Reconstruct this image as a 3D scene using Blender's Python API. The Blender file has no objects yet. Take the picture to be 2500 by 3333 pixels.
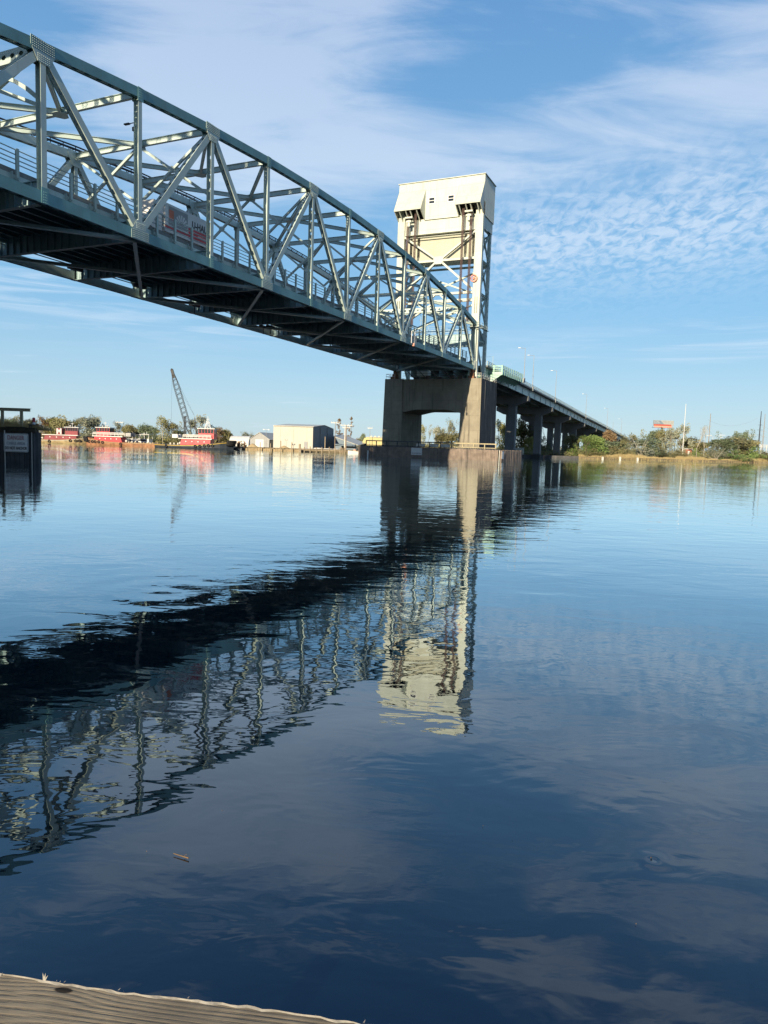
import bpy, math, random
from mathutils import Vector, Matrix
R = math.radians
sc = bpy.context.scene
COL = sc.collection
random.seed(7)

# ------------------------------------------------------------------ camera
CAM_Z = 2.6
F, PITCH, ROLL = 2298.4, -0.0941, 0.0325          # focal length in photo pixels (2500 wide)
cp, sp, cr, sr = math.cos(PITCH), math.sin(PITCH), math.cos(ROLL), math.sin(ROLL)
fwd = Vector((0, cp, sp)); up0 = Vector((0, -sp, cp)); rt0 = Vector((1, 0, 0))
rt = rt0*cr + up0*sr; up = up0*cr - rt0*sr
cd = bpy.data.cameras.new('camera'); cam = bpy.data.objects.new('camera', cd); COL.objects.link(cam)
M = Matrix((rt, up, -fwd)).transposed().to_4x4(); M.translation = (0, 0, CAM_Z)
cam.matrix_world = M
cd.sensor_fit = 'HORIZONTAL'; cd.sensor_width = 36; cd.lens = 36*F/2500
cd.clip_start = 0.05; cd.clip_end = 20000
sc.camera = cam

def ray(px, py):
    X = px-1250; Y = 1666.5-py
    u = X*cr-Y*sr; v = X*sr+Y*cr
    return Vector((u/F, cp-v/F*sp, sp+v/F*cp))
def at(px, py, D):
    'point seen at photo pixel px,py at forward distance D'
    d = ray(px, py); d = d*(D/d.y); return Vector((d.x, d.y, d.z+CAM_Z))
def foot(px, py, D, z):
    'ground point below the thing seen at px,py'
    p = at(px, py, D); p.z = z; return p

# ------------------------------------------------------------------ sun
# bridge frame: local X runs away from the camera along the bridge, local Y across it (0 = near truss)
P0 = Vector((19.1715, 161.7215, 0)); AX = Vector((0.41244, 0.91099, 0)); AY = Vector((-0.91099, 0.41244, 0))
BROT = math.atan2(AX.y, AX.x)
SUN_EL, SUN_B = R(15.7), R(2.3)
sdir = (-AX*math.cos(SUN_B) - AY*math.sin(SUN_B))*math.cos(SUN_EL) + Vector((0, 0, math.sin(SUN_EL)))
sl = bpy.data.lights.new('sun', 'SUN'); sl.energy = 5.0; sl.angle = R(0.53); sl.color = (1.0, 0.84, 0.60)
so = bpy.data.objects.new('sun', sl); COL.objects.link(so)
so.rotation_euler = sdir.to_track_quat('Z', 'Y').to_euler(); so.location = (-60, -150, 90)
SUN_ROT = math.atan2(sdir.x, sdir.y)

sc.view_settings.view_transform = 'Standard'; sc.view_settings.look = 'None'
sc.view_settings.gamma = 1; sc.view_settings.exposure = 0.62
sc.cycles.caustics_reflective = False; sc.cycles.max_bounces = 6; sc.cycles.transparent_max_bounces = 6

# ------------------------------------------------------------------ node helpers
class NT:
    def __init__(s, t): s.t = t; s.n = t.nodes; s.l = t.links
    def new(s, ty, **k):
        n = s.n.new(ty)
        for a, b in k.items(): setattr(n, a, b)
        return n
    def put(s, sock, v):
        if hasattr(v, 'is_linked') or isinstance(v, bpy.types.NodeSocket): s.l.new(v, sock)
        else: sock.default_value = v
    def math(s, op, a, b=0.0, c=0.0, clamp=False):
        n = s.new('ShaderNodeMath', operation=op, use_clamp=clamp)
        s.put(n.inputs[0], a); s.put(n.inputs[1], b); s.put(n.inputs[2], c); return n.outputs[0]
    def vec(s, x, y, z):
        n = s.new('ShaderNodeCombineXYZ'); s.put(n.inputs[0], x); s.put(n.inputs[1], y); s.put(n.inputs[2], z); return n.outputs[0]
    def noise(s, v, scale, detail=4, rough=0.55, dist=0.0):
        n = s.new('ShaderNodeTexNoise'); s.put(n.inputs['Vector'], v)
        n.inputs['Scale'].default_value = scale; n.inputs['Detail'].default_value = detail
        n.inputs['Roughness'].default_value = rough; n.inputs['Distortion'].default_value = dist
        return n.outputs['Fac']
    def ramp(s, f, a, b, lo=0.0, hi=1.0, smooth=True):
        n = s.new('ShaderNodeMapRange'); n.interpolation_type = 'SMOOTHSTEP' if smooth else 'LINEAR'
        s.put(n.inputs[0], f); n.inputs[1].default_value = a; n.inputs[2].default_value = b
        n.inputs[3].default_value = lo; n.inputs[4].default_value = hi; return n.outputs[0]
    def mix(s, f, a, b, mode='MIX'):
        n = s.new('ShaderNodeMix', data_type='RGBA', blend_type=mode)
        s.put(n.inputs[0], f)
        for i, v in ((6, a), (7, b)):
            if isinstance(v, bpy.types.NodeSocket): s.l.new(v, n.inputs[i])
            else: n.inputs[i].default_value = (*v[:3], 1)
        return n.outputs[2]
    def mapping(s, v, scale=(1, 1, 1), loc=(0, 0, 0), rot=(0, 0, 0)):
        n = s.new('ShaderNodeMapping'); s.put(n.inputs[0], v)
        n.inputs[1].default_value = loc; n.inputs[2].default_value = rot; n.inputs[3].default_value = scale; return n.outputs[0]

# ------------------------------------------------------------------ world: sky and clouds
w = bpy.data.worlds.new('World'); sc.world = w; w.use_nodes = True
T = NT(w.node_tree); T.n.clear()
out = T.new('ShaderNodeOutputWorld'); bg = T.new('ShaderNodeBackground'); T.l.new(bg.outputs[0], out.inputs[0])
sky = T.new('ShaderNodeTexSky', sky_type='NISHITA'); sky.sun_disc = False
sky.sun_elevation = SUN_EL; sky.sun_rotation = SUN_ROT; sky.altitude = 0
sky.air_density = 1.0; sky.dust_density = 0.6; sky.ozone_density = 2.5
tc = T.new('ShaderNodeTexCoord').outputs['Generated']
nrm = T.new('ShaderNodeVectorMath', operation='NORMALIZE'); T.l.new(tc, nrm.inputs[0])
sx = T.new('ShaderNodeSeparateXYZ'); T.l.new(nrm.outputs[0], sx.inputs[0])
DX, DY, DZ = sx.outputs
AZ = T.math('MULTIPLY', T.math('ARCTAN2', DX, DY), 57.2958)      # degrees right of north
EL = T.math('MULTIPLY', T.math('ARCSINE', DZ), 57.2958)
zz = T.math('ADD', T.math('MAXIMUM', DZ, 0.0), 0.09)
PLN = T.vec(T.math('DIVIDE', DX, zz), T.math('DIVIDE', DY, zz), 0.0)     # cloud layer, seen from below
def blob(a, e, ra, re, amp, slope=0.0):
    'soft patch of more (or less) cloud around a direction, radii in degrees'
    da = T.math('SUBTRACT', AZ, a); de = T.math('SUBTRACT', T.math('SUBTRACT', EL, e), T.math('MULTIPLY', da, slope))
    q = T.math('ADD', T.math('POWER', T.math('DIVIDE', da, ra), 2.0), T.math('POWER', T.math('DIVIDE', de, re), 2.0))
    return T.math('MULTIPLY', T.math('EXPONENT', T.math('MULTIPLY', q, -1.0)), amp)
n1 = T.noise(T.mapping(PLN, (0.55, 1.0, 1), (3.1, 1.7, 0), (0, 0, R(28))), 0.9, 6, 0.52, 0.25)
n2 = T.noise(T.mapping(PLN, (0.7, 1.7, 1), (0.4, 5.0, 0), (0, 0, R(-24))), 2.0, 9, 0.6, 0.9)
n3 = T.noise(T.mapping(PLN, (1.1, 3.0, 1), (4, 1, 0), (0, 0, R(-38))), 1.9, 9, 0.60, 0.9)
base = T.math('ADD', T.math('MULTIPLY', n1, 0.42), T.math('ADD', T.math('MULTIPLY', n2, 0.27), T.math('MULTIPLY', n3, 0.31)))
base = T.math('ADD', base, T.math('MULTIPLY', T.math('SUBTRACT', base, 0.5), T.ramp(EL, 22, 40, 0.6, 2.9)))
cov = T.math('ADD', base, T.ramp(EL, 13, 24, -0.16, 0.055))
for a, e, ra, re, am, sl_ in ((-16, 27, 11, 5.0, .17, -.25), (0, 21, 12, 3.2, .20, -.18), (22, 22, 12, 5.0, .16, .1), (12, 27.2, 9, 2.4, -.20, .12), (2, 25.5, 5, 1.8, -.07, -.3),
                        (-28, 28, 6, 5, -.13, 0), (-9, 22.5, 5, 1.6, -.05, -.3), (-24, 19, 6, 4, -.06, 0), (-11, 19.5, 7, 2.5, .08, 0), (4, 17.2, 8, 1.7, -.12, 0), (14, 31, 7, 2, .1, .2), (26, 29, 5, 4, .12, 0),
                        (-3, 31, 5, 2.5, .10, .5), (-26, 36, 12, 5, -.05, 0), (8, 37, 20, 4.5, .10, 0.1), (2, 45, 14, 4, -.16, .3), (24, 47, 10, 5, .12, -.3), (-20, 44, 12, 4, .08, .2), (16, 41, 6, 3, -.12, -.4)):
    cov = T.math('ADD', cov, blob(a, e, ra, re, am, sl_))
cov = T.math('ADD', cov, T.ramp(EL, 27, 36, 0.0, 0.02))
D1 = T.ramp(cov, 0.40, 0.78)
# small mottled clouds, right of the tower
vm = T.math('ADD', T.math('MULTIPLY', T.noise(T.mapping(PLN, (26, 15, 1), (0, 0, 0), (0, 0, R(-14))), 1.0, 4, 0.55, 0.6), .72), T.math('MULTIPLY', T.noise(T.mapping(PLN, (3, 4, 1), (2, 0, 0)), 1.0, 3, 0.5), .28))
m2 = T.math('ADD', blob(22, 16.4, 14, 3.7, 1.0, .05), blob(9, 15.5, 5, 2.6, .55))
D2 = T.math('MULTIPLY', T.ramp(vm, 0.34, 0.62), T.math('MINIMUM', m2, 1.0))
# thin streaks low over the river
st = T.noise(T.mapping(T.vec(AZ, EL, 0.0), (0.05, 0.75, 1), (0, 3, 0), (0, 0, R(1.2))), 1.6, 5, 0.62, 0.6)
m3 = T.math('ADD', T.math('ADD', blob(24, 8.3, 15, 0.9, .9, .0), blob(16, 7.0, 12, 0.35, .6)), T.math('ADD', blob(-26, 10.4, 15, 2.6, .95, -.02), blob(-12, 8.2, 9, .5, .5)))
D3 = T.math('MULTIPLY', T.ramp(st, 0.40, 0.68), T.math('MINIMUM', m3, 1.0))
DD = T.math('ADD', T.math('MULTIPLY', D1, 0.76), T.math('ADD', T.math('MULTIPLY', D2, 0.72), T.math('MULTIPLY', D3, 0.55)), clamp=True)
DD = T.math('MINIMUM', DD, 0.80)
hsv = T.new('ShaderNodeHueSaturation'); T.l.new(sky.outputs[0], hsv.inputs['Color']); hsv.inputs['Saturation'].default_value = 1.12; hsv.inputs['Value'].default_value = 1.0
ccol = T.mix(T.ramp(EL, 8, 34), (4.9, 5.75, 6.7), (3.5, 4.3, 5.7))
ccol = T.mix(T.ramp(EL, 32, 60), ccol, (1.9, 2.25, 3.05))
grad = T.mix(T.ramp(EL, 0, 11, smooth=False), (3.5, 4.75, 5.5), (1.65, 3.5, 5.4))
grad = T.mix(T.ramp(EL, 11, 45, smooth=False), grad, (0.52, 1.55, 3.85))
grad = T.mix(T.ramp(EL, 33, 75, smooth=False), grad, (0.14, 0.45, 1.3))
clear = T.mix(0.82, hsv.outputs[0], grad)
res = T.mix(DD, clear, ccol)
res = T.mix(1.0, res, T.mix(T.ramp(DY, -0.35, 0.15), (0.66, 0.68, 0.72), (1, 1, 1)), 'MULTIPLY')   # sky dimmed behind the camera to deepen the shaded sides
T.l.new(res, bg.inputs[0]); bg.inputs[1].default_value = 0.10

# ------------------------------------------------------------------ materials
MAT = {}
def mat(name, base, rough=0.6, var=0.12, vscale=1.2, metal=0.0, streak=0.0, stain=(0.12, 0.08, 0.05), spec=0.4, bump=0.0, bscale=20, fine=True, coord='Object', joints=0.0, tide=False):
    m = bpy.data.materials.new(name); m.use_nodes = True; t = NT(m.node_tree)
    b = t.n['Principled BSDF']; co = t.new('ShaderNodeTexCoord').outputs[coord]
    f = t.noise(co, vscale, 5, 0.6)
    lo = tuple(c*(1-var) for c in base); hi = tuple(min(1, c*(1+var)) for c in base)
    c = t.mix(t.ramp(f, 0.3, 0.7), lo, hi)
    if fine: c = t.mix(t.math('MULTIPLY', t.ramp(t.noise(co, vscale*11, 3, 0.7), 0.45, 0.75), 0.22), c, tuple(x*0.7 for x in base))
    if streak:
        s = t.noise(t.mapping(co, (1.6, 1.6, 0.09)), 1.0, 6, 0.65)
        c = t.mix(t.math('MULTIPLY', t.ramp(s, 0.5, 0.72), streak), c, stain)
    if joints or tide:
        sp_ = t.new('ShaderNodeSeparateXYZ'); t.l.new(co, sp_.inputs[0])
        if joints:
            fr = t.math('FRACT', t.math('DIVIDE', t.math('ADD', sp_.outputs[2], t.math('MULTIPLY', t.noise(co, .8, 2), .03)), joints))
            c = t.mix(t.math('MULTIPLY', t.math('LESS_THAN', fr, .045/joints), .5), c, tuple(x*.35 for x in base))
        if tide:
            td = t.ramp(t.math('ADD', sp_.outputs[2], t.math('MULTIPLY', t.noise(co, 1.5, 4), .9)), 1.5, 2.3, 0.85, 0.0)
            c = t.mix(td, c, (0.02, 0.022, 0.018))
    t.l.new(c, b.inputs['Base Color'])
    b.inputs['Roughness'].default_value = rough; b.inputs['Metallic'].default_value = metal
    b.inputs['Specular IOR Level'].default_value = spec
    if bump:
        bn = t.new('ShaderNodeBump'); bn.inputs['Strength'].default_value = bump; bn.inputs['Distance'].default_value = 0.02
        t.l.new(t.noise(co, bscale, 4, 0.6), bn.inputs['Height']); t.l.new(bn.outputs[0], b.inputs['Normal'])
    MAT[name] = m; return m
mat('paint_pale', (0.46, 0.555, 0.525), 0.42, 0.08, 0.5, streak=0.25, stain=(0.24, 0.25, 0.20), spec=0.5)
mat('deck_edge', (0.25, 0.255, 0.25), 0.9, streak=0.4)
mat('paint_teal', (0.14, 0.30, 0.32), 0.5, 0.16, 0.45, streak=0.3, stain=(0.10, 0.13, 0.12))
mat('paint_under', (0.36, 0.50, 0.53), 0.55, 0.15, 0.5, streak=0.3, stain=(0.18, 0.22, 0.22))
mat('paint_cream', (0.54, 0.575, 0.51), 0.45, 0.06, 0.3, streak=0.35, stain=(0.34, 0.31, 0.21), joints=2.9)
mat('paint_mint', (0.36, 0.58, 0.49), 0.5, 0.08, 0.8, streak=0.2, stain=(0.2, 0.3, 0.25))
mat('concrete_weight', (0.47, 0.47, 0.38), 0.8, 0.05, 0.4, streak=0.2, stain=(0.42, 0.38, 0.22))
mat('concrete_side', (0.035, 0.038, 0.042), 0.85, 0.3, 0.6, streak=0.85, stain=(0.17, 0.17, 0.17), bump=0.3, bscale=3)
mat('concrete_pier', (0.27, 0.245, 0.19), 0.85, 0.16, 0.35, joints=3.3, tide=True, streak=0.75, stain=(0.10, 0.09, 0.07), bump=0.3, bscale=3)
mat('concrete_bent', (0.15, 0.16, 0.165), 0.85, 0.12, 0.3, tide=True, streak=0.4, stain=(0.10, 0.09, 0.08))
mat('asphalt', (0.05, 0.05, 0.05), 0.9)
mat('dark_steel', (0.035, 0.035, 0.04), 0.6)
mat('crane_paint', (0.028, 0.038, 0.05), 0.6)
mat('sign_grey', (0.33, 0.35, 0.35), 0.7)
mat('sign_red', (0.40, 0.085, 0.06), 0.7)
mat('rope', (0.09, 0.055, 0.05), 0.7)
mat('rust', (0.24, 0.12, 0.07), 0.85, 0.3, 2)
mat('glass_dark', (0.02, 0.03, 0.04), 0.1, spec=0.8)
mat('white', (0.66, 0.66, 0.65), 0.45, 0.05, 1)
mat('white_dirty', (0.62, 0.60, 0.54), 0.6, 0.12, 1, streak=0.3, stain=(0.3, 0.24, 0.16))
mat('red', (0.50, 0.030, 0.045), 0.4, 0.15, 1.5, streak=0.2, stain=(0.55, 0.2, 0.15))
mat('maroon', (0.24, 0.035, 0.05), 0.5, 0.15, 1.5, streak=0.3, stain=(0.35, 0.14, 0.12))
mat('orange_red', (0.58, 0.17, 0.10), 0.6, 0.1)
mat('salmon', (0.70, 0.33, 0.24), 0.6, 0.08)
mat('black', (0.018, 0.019, 0.022), 0.6)
mat('rubber', (0.02, 0.02, 0.022), 0.9)
mat('hull_tan', (0.36, 0.28, 0.15), 0.7, 0.3, 1.0, streak=0.5, stain=(0.2, 0.1, 0.04))
mat('hull_rust', (0.30, 0.15, 0.08), 0.8, 0.35, 1.0, streak=0.5, stain=(0.10, 0.08, 0.06))
mat('hull_dark', (0.030, 0.040, 0.055), 0.5, 0.2, 1.0, streak=0.2)
mat('yellow', (0.62, 0.42, 0.05), 0.5)
mat('beige_wall', (0.50, 0.495, 0.44), 0.6, 0.05, 0.4, streak=0.15, stain=(0.5, 0.4, 0.26))
mat('blue_or_shade_wall', (0.16, 0.215, 0.27), 0.6, 0.08, 0.5, streak=0.25, stain=(0.15, 0.2, 0.25))
mat('grey_wall', (0.30, 0.31, 0.32), 0.6, 0.06)
mat('yellow_wall', (0.52, 0.46, 0.22), 0.6, 0.05)
mat('roof_metal', (0.46, 0.45, 0.40), 0.4, 0.08)
mat('brick', (0.32, 0.13, 0.085), 0.8, 0.15, 6)
mat('sand', (0.42, 0.33, 0.19), 0.95, 0.15, 2, bump=0.4)
mat('bulkhead', (0.36, 0.28, 0.17), 0.85, 0.2, 1.5, streak=0.5, stain=(0.12, 0.09, 0.06))
mat('wood_pile', (0.33, 0.27, 0.19), 0.85, 0.2, 1.5, streak=0.4, stain=(0.11, 0.09, 0.07))
mat('wood_dark', (0.075, 0.078, 0.085), 0.85, 0.3, 0.9, streak=0.55, stain=(0.16, 0.15, 0.15))
mat('wood_fender', (0.23, 0.185, 0.155), 0.9, 0.25, 0.8, streak=0.7, stain=(0.055, 0.05, 0.05))
mat('wood_pole', (0.28, 0.22, 0.16), 0.85, 0.15, 1.5)
mat('timber_frame', (0.42, 0.37, 0.24), 0.85, 0.15, 3, streak=0.3)
mat('tan_leaf', (0.17, 0.11, 0.055), 0.9, 0.4, 3)
mat('bark', (0.20, 0.165, 0.13), 0.9, 0.2, 3)
mat('bark_pale', (0.42, 0.39, 0.33), 0.9, 0.2, 3)
mat('ground', (0.17, 0.14, 0.085), 0.95, 0.3, 0.1)
mat('soil', (0.055, 0.045, 0.03), 1.0, 0.4, 4)
def leafmat(name, a, b, c):
    m = bpy.data.materials.new(name); m.use_nodes = True; t = NT(m.node_tree); bs = t.n['Principled BSDF']
    co = t.new('ShaderNodeTexCoord').outputs['Object']
    k = t.mix(t.ramp(t.noise(co, 0.45, 3, 0.6), 0.38, 0.62), a, b)
    k = t.mix(t.ramp(t.noise(co, 2.6, 2, 0.6), 0.42, 0.66), k, c)
    t.l.new(k, bs.inputs['Base Color']); bs.inputs['Roughness'].default_value = 0.7; bs.inputs['Specular IOR Level'].default_value = 0.2
    MAT[name] = m
leafmat('leaf_dark', (0.10, 0.145, 0.09), (0.15, 0.20, 0.12), (0.23, 0.26, 0.17))
leafmat('leaf_olive', (0.13, 0.14, 0.065), (0.20, 0.20, 0.09), (0.28, 0.25, 0.14))
leafmat('leaf_yellow', (0.24, 0.26, 0.08), (0.34, 0.33, 0.11), (0.42, 0.38, 0.18))
leafmat('leaf_green', (0.11, 0.18, 0.055), (0.17, 0.26, 0.075), (0.26, 0.33, 0.12))
leafmat('leaf_rust', (0.19, 0.12, 0.06), (0.24, 0.16, 0.08), (0.30, 0.23, 0.14))
leafmat('leaf_grey', (0.16, 0.19, 0.13), (0.24, 0.26, 0.18), (0.34, 0.34, 0.27))
leafmat('reed', (0.40, 0.33, 0.16), (0.52, 0.43, 0.22), (0.34, 0.24, 0.12))

# ------------------------------------------------------------------ mesh builder
class MB:
    def __init__(s): s.v = []; s.f = []; s.m = []; s.mi = 0; s.sm = []
    def add(s, vs, fs, smooth=False):
        o = len(s.v); s.v += [tuple(p) for p in vs]
        for f in fs: s.f.append(tuple(i+o for i in f)); s.m.append(s.mi); s.sm.append(smooth)
        return s
    def box(s, x0, y0, z0, x1, y1, z1):
        v = [(x, y, z) for x in (x0, x1) for y in (y0, y1) for z in (z0, z1)]
        return s.add(v, [(0, 1, 3, 2), (4, 6, 7, 5), (0, 4, 5, 1), (2, 3, 7, 6), (0, 2, 6, 4), (1, 5, 7, 3)])
    def obox(s, c, ax, ay, az, lx, ly, lz):
        c = Vector(c); vs = []
        for i in (-.5, .5):
            for j in (-.5, .5):
                for k in (-.5, .5): vs.append(c+ax*(lx*i)+ay*(ly*j)+az*(lz*k))
        return s.add(vs, [(0, 1, 3, 2), (4, 6, 7, 5), (0, 4, 5, 1), (2, 3, 7, 6), (0, 2, 6, 4), (1, 5, 7, 3)])
    def frame(s, p, q, side):
        p = Vector(p); q = Vector(q); a = (q-p); L = a.length; a = a/L
        side = Vector(side); side = (side-a*side.dot(a)).normalized(); n = a.cross(side)
        return p, q, a, side, n, L
    def beam(s, p, q, wd, ht, side=(0, 1, 0)):
        'plain box bar; wd along side, ht along the other cross direction'
        p, q, a, sd, n, L = s.frame(p, q, side)
        return s.obox((p+q)/2, a, sd, n, L, wd, ht)
    def hbeam(s, p, q, wd, ht, side=(0, 1, 0), tf=0.03, tw=0.03):
        'H section: flanges face +-side, web joins them'
        p, q, a, sd, n, L = s.frame(p, q, side); c = (p+q)/2
        for k in (-1, 1): s.obox(c+sd*(k*(wd-tf)/2), a, sd, n, L, tf, ht)
        return s.obox(c, a, sd, n, L, wd-2*tf, tw)
    def perf(s, c, a, b, L, W, pitch=0.9, hl=0.42, hw=0.24):
        'sheet in the a,b plane pierced by a row of long holes'
        n = max(1, int(round(L/pitch))); P = L/n; W2 = W/2; hl = min(hl, P*.6)
        A, B = hl/2, hw/2; k = B*.75
        for i in range(n):
            o = Vector(c)+a*(-L/2+P*(i+.5)); C = P/2
            pt = [(-C, -W2), (-A+k, -W2), (A-k, -W2), (C, -W2), (C, -B+k), (C, B-k), (C, W2), (A-k, W2), (-A+k, W2), (-C, W2), (-C, B-k), (-C, -B+k),
                  (-A+k, -B), (A-k, -B), (A, -B+k), (A, B-k), (A-k, B), (-A+k, B), (-A, B-k), (-A, -B+k)]
            s.add([o+a*x+b*y for x, y in pt], [(1, 2, 13, 12), (2, 3, 4, 14, 13), (4, 5, 15, 14), (5, 6, 7, 16, 15), (7, 8, 17, 16), (8, 9, 10, 18, 17), (10, 11, 19, 18), (11, 0, 1, 12, 19)])
        return s
    def pbox(s, p, q, wd, ht, side=(0, 1, 0), faces='n', pitch=0.9, hl=0.42, hw=0.24):
        'built-up box member: solid plates on the side faces and pierced cover plates'
        p, q, a, sd, n, L = s.frame(p, q, side); c = (p+q)/2; t = 0.025
        if faces == 'n':
            for k in (-1, 1):
                s.obox(c+sd*(k*(wd-t)/2), a, sd, n, L, t, ht)
                s.perf(c+n*(k*(ht/2-.05)), a, sd, L, wd-2*t, pitch, hl, hw)
        else:
            for k in (-1, 1):
                s.obox(c+n*(k*(ht-t)/2), a, sd, n, L, wd, t)
                s.perf(c+sd*(k*(wd/2-.03)), a, n, L, ht-2*t, pitch, hl, hw)
        return s
    def cyl(s, p, q, r, r2=None, n=8, cap=True, smooth=True):
        r2 = r if r2 is None else r2
        p, q, a, sd, nn, L = s.frame(p, q, (0.13, 1, 0.05) if abs((Vector(q)-Vector(p)).normalized().y) < .9 else (1, 0, 0))
        vs = []
        for c, rr in ((p, r), (q, r2)):
            for i in range(n):
                t = 2*math.pi*i/n; vs.append(c+sd*(rr*math.cos(t))+nn*(rr*math.sin(t)))
        fs = [(i, (i+1) % n, n+(i+1) % n, n+i) for i in range(n)]
        s.add(vs, fs, smooth)
        if cap:
            s.add(vs[:n], [tuple(range(n-1, -1, -1))]); s.add(vs[n:], [tuple(range(n))])
        return s
    def path(s, pts, r, n=6):
        for a, b in zip(pts, pts[1:]): s.cyl(a, b, r, n=n)
        return s
    def torus(s, c, ax, R_, r, n=14, m=6):
        ax = Vector(ax).normalized(); e = ax.orthogonal().normalized(); g = ax.cross(e); c = Vector(c); vs = []; fs = []
        for i in range(n):
            t = 2*math.pi*i/n; d = e*math.cos(t)+g*math.sin(t)
            for j in range(m):
                u = 2*math.pi*j/m; vs.append(c+d*(R_+r*math.cos(u))+ax*(r*math.sin(u)))
        for i in range(n):
            for j in range(m): fs.append((i*m+j, ((i+1) % n)*m+j, ((i+1) % n)*m+(j+1) % m, i*m+(j+1) % m))
        return s.add(vs, fs, True)
    def prism(s, pts, d):
        'closed polygon pts (3D) pushed along vector d'
        n = len(pts); d = Vector(d); pts = [Vector(p) for p in pts]
        return s.add(pts+[p+d for p in pts], [tuple(range(n-1, -1, -1)), tuple(range(n, 2*n))]+[(i, (i+1) % n, n+(i+1) % n, n+i) for i in range(n)])
    def quad(s, a, b, c, d): return s.add([a, b, c, d], [(0, 1, 2, 3)])
    def ball(s, c, r, sz=1.0, n=8, m=5):
        c = Vector(c); vs = [c+Vector((0, 0, r*sz))]; fs = []
        for j in range(1, m):
            ph = math.pi*j/m
            for i in range(n):
                t = 2*math.pi*i/n; vs.append(c+Vector((r*math.sin(ph)*math.cos(t), r*math.sin(ph)*math.sin(t), r*sz*math.cos(ph))))
        vs.append(c-Vector((0, 0, r*sz))); e = len(vs)-1
        for i in range(n): fs.append((0, 1+i, 1+(i+1) % n)); fs.append((e, e-n+(i+1) % n, e-n+i))
        for j in range(m-2):
            for i in range(n): a = 1+j*n+i; b = 1+j*n+(i+1) % n; fs.append((a, a+n, b+n, b))
        return s.add(vs, fs, True)
    def build(s, name, mats, parent=None, label=None):
        me = bpy.data.meshes.new(name); me.from_pydata(s.v, [], s.f)
        if not isinstance(mats, (list, tuple)): mats = [mats]
        for m in mats: me.materials.append(MAT[m] if isinstance(m, str) else m)
        me.polygons.foreach_set('material_index', s.m); me.polygons.foreach_set('use_smooth', s.sm)
        me.update()
        o = bpy.data.objects.new(name, me); COL.objects.link(o)
        if parent: o.parent = parent
        if label: o['label'] = label
        return o
def tag(o, label, cat, group=None, kind=None):
    if label: o['label'] = label
    if cat: o['category'] = cat
    if group: o['group'] = group
    if kind: o['kind'] = kind
    return o
def thing(name, label, cat, loc=(0, 0, 0), rz=0.0, group=None):
    o = bpy.data.objects.new(name, None); COL.objects.link(o); o.location = loc; o.rotation_euler = (0, 0, rz)
    o.empty_display_size = 0.5
    return tag(o, label, cat, group)
def kids(o): return [c for c in bpy.data.objects if c.parent == o]
def dup(o, parent=None, top=True):
    c = o.copy(); COL.objects.link(c); c.parent = parent
    for k in kids(o): dup(k, c, False)
    return c
def structure(o): o['kind'] = 'structure'; return o
def text_mesh(txt, size, width=None, extrude=0.01, bold=0.0):
    cu = bpy.data.curves.new('lettering', 'FONT'); cu.body = txt; cu.size = size; cu.extrude = extrude; cu.offset = bold
    cu.align_x = 'CENTER'; cu.align_y = 'CENTER'
    ob = bpy.data.objects.new('lettering', cu); COL.objects.link(ob)
    bpy.context.view_layer.update()
    me = bpy.data.meshes.new_from_object(ob.evaluated_get(bpy.context.evaluated_depsgraph_get()))
    bpy.data.objects.remove(ob)
    if width:
        xs = [v.co.x for v in me.vertices]; k = width/(max(xs)-min(xs)); cx = (max(xs)+min(xs))/2
        for v in me.vertices: v.co.x = (v.co.x-cx)*k
    return me
def lettering(txt, size, width, m, parent, mtx, bold=0.0, label=None):
    'mtx maps text x,y,z to the parent frame'
    me = text_mesh(txt, size, width, 0.008, bold); me.transform(mtx); me.materials.clear(); me.materials.append(MAT[m])
    o = bpy.data.objects.new('lettering', me); COL.objects.link(o); o.parent = parent
    if label: o['label'] = label
    return o
def face_mtx(o, x, y):
    'text plane at o with text-x along x, text-y along y'
    x = Vector(x).normalized(); y = Vector(y).normalized(); z = x.cross(y)
    m = Matrix((x, y, z)).transposed().to_4x4(); m.translation = Vector(o); return m

# ------------------------------------------------------------------ bridge: lift span
PL = 10.363; TW = 19.48; Q = 2.6
X3, Y3, Z3 = Vector((1, 0, 0)), Vector((0, 1, 0)), Vector((0, 0, 1))
def ZB(n): return 18.048+.0729*n-.0023*n*n+Q
def ZT(n): return 27.809+1.7396*n-.1414*n*n+Q
def zdeck(s): n = -s/PL; return 20.0+Q+.0729*n-.0023*n*n
def bthing(name, label, cat, group=None): return thing(name, label, cat, P0, BROT, group)
span = bthing('lift_span', 'pale green steel truss lift span crossing the river from upper left to the far tower', 'bridge span')
def rivets(mb, o, a, b, nrm, pts, r=0.035):
    for x, y in pts:
        c = o+a*x+b*y; mb.add([c-a*r-b*r, c+a*r-b*r, c+a*r+b*r, c-a*r+b*r, c+nrm*(r*.9)], [(0, 1, 4), (1, 2, 4), (2, 3, 4), (3, 0, 4)])
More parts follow.
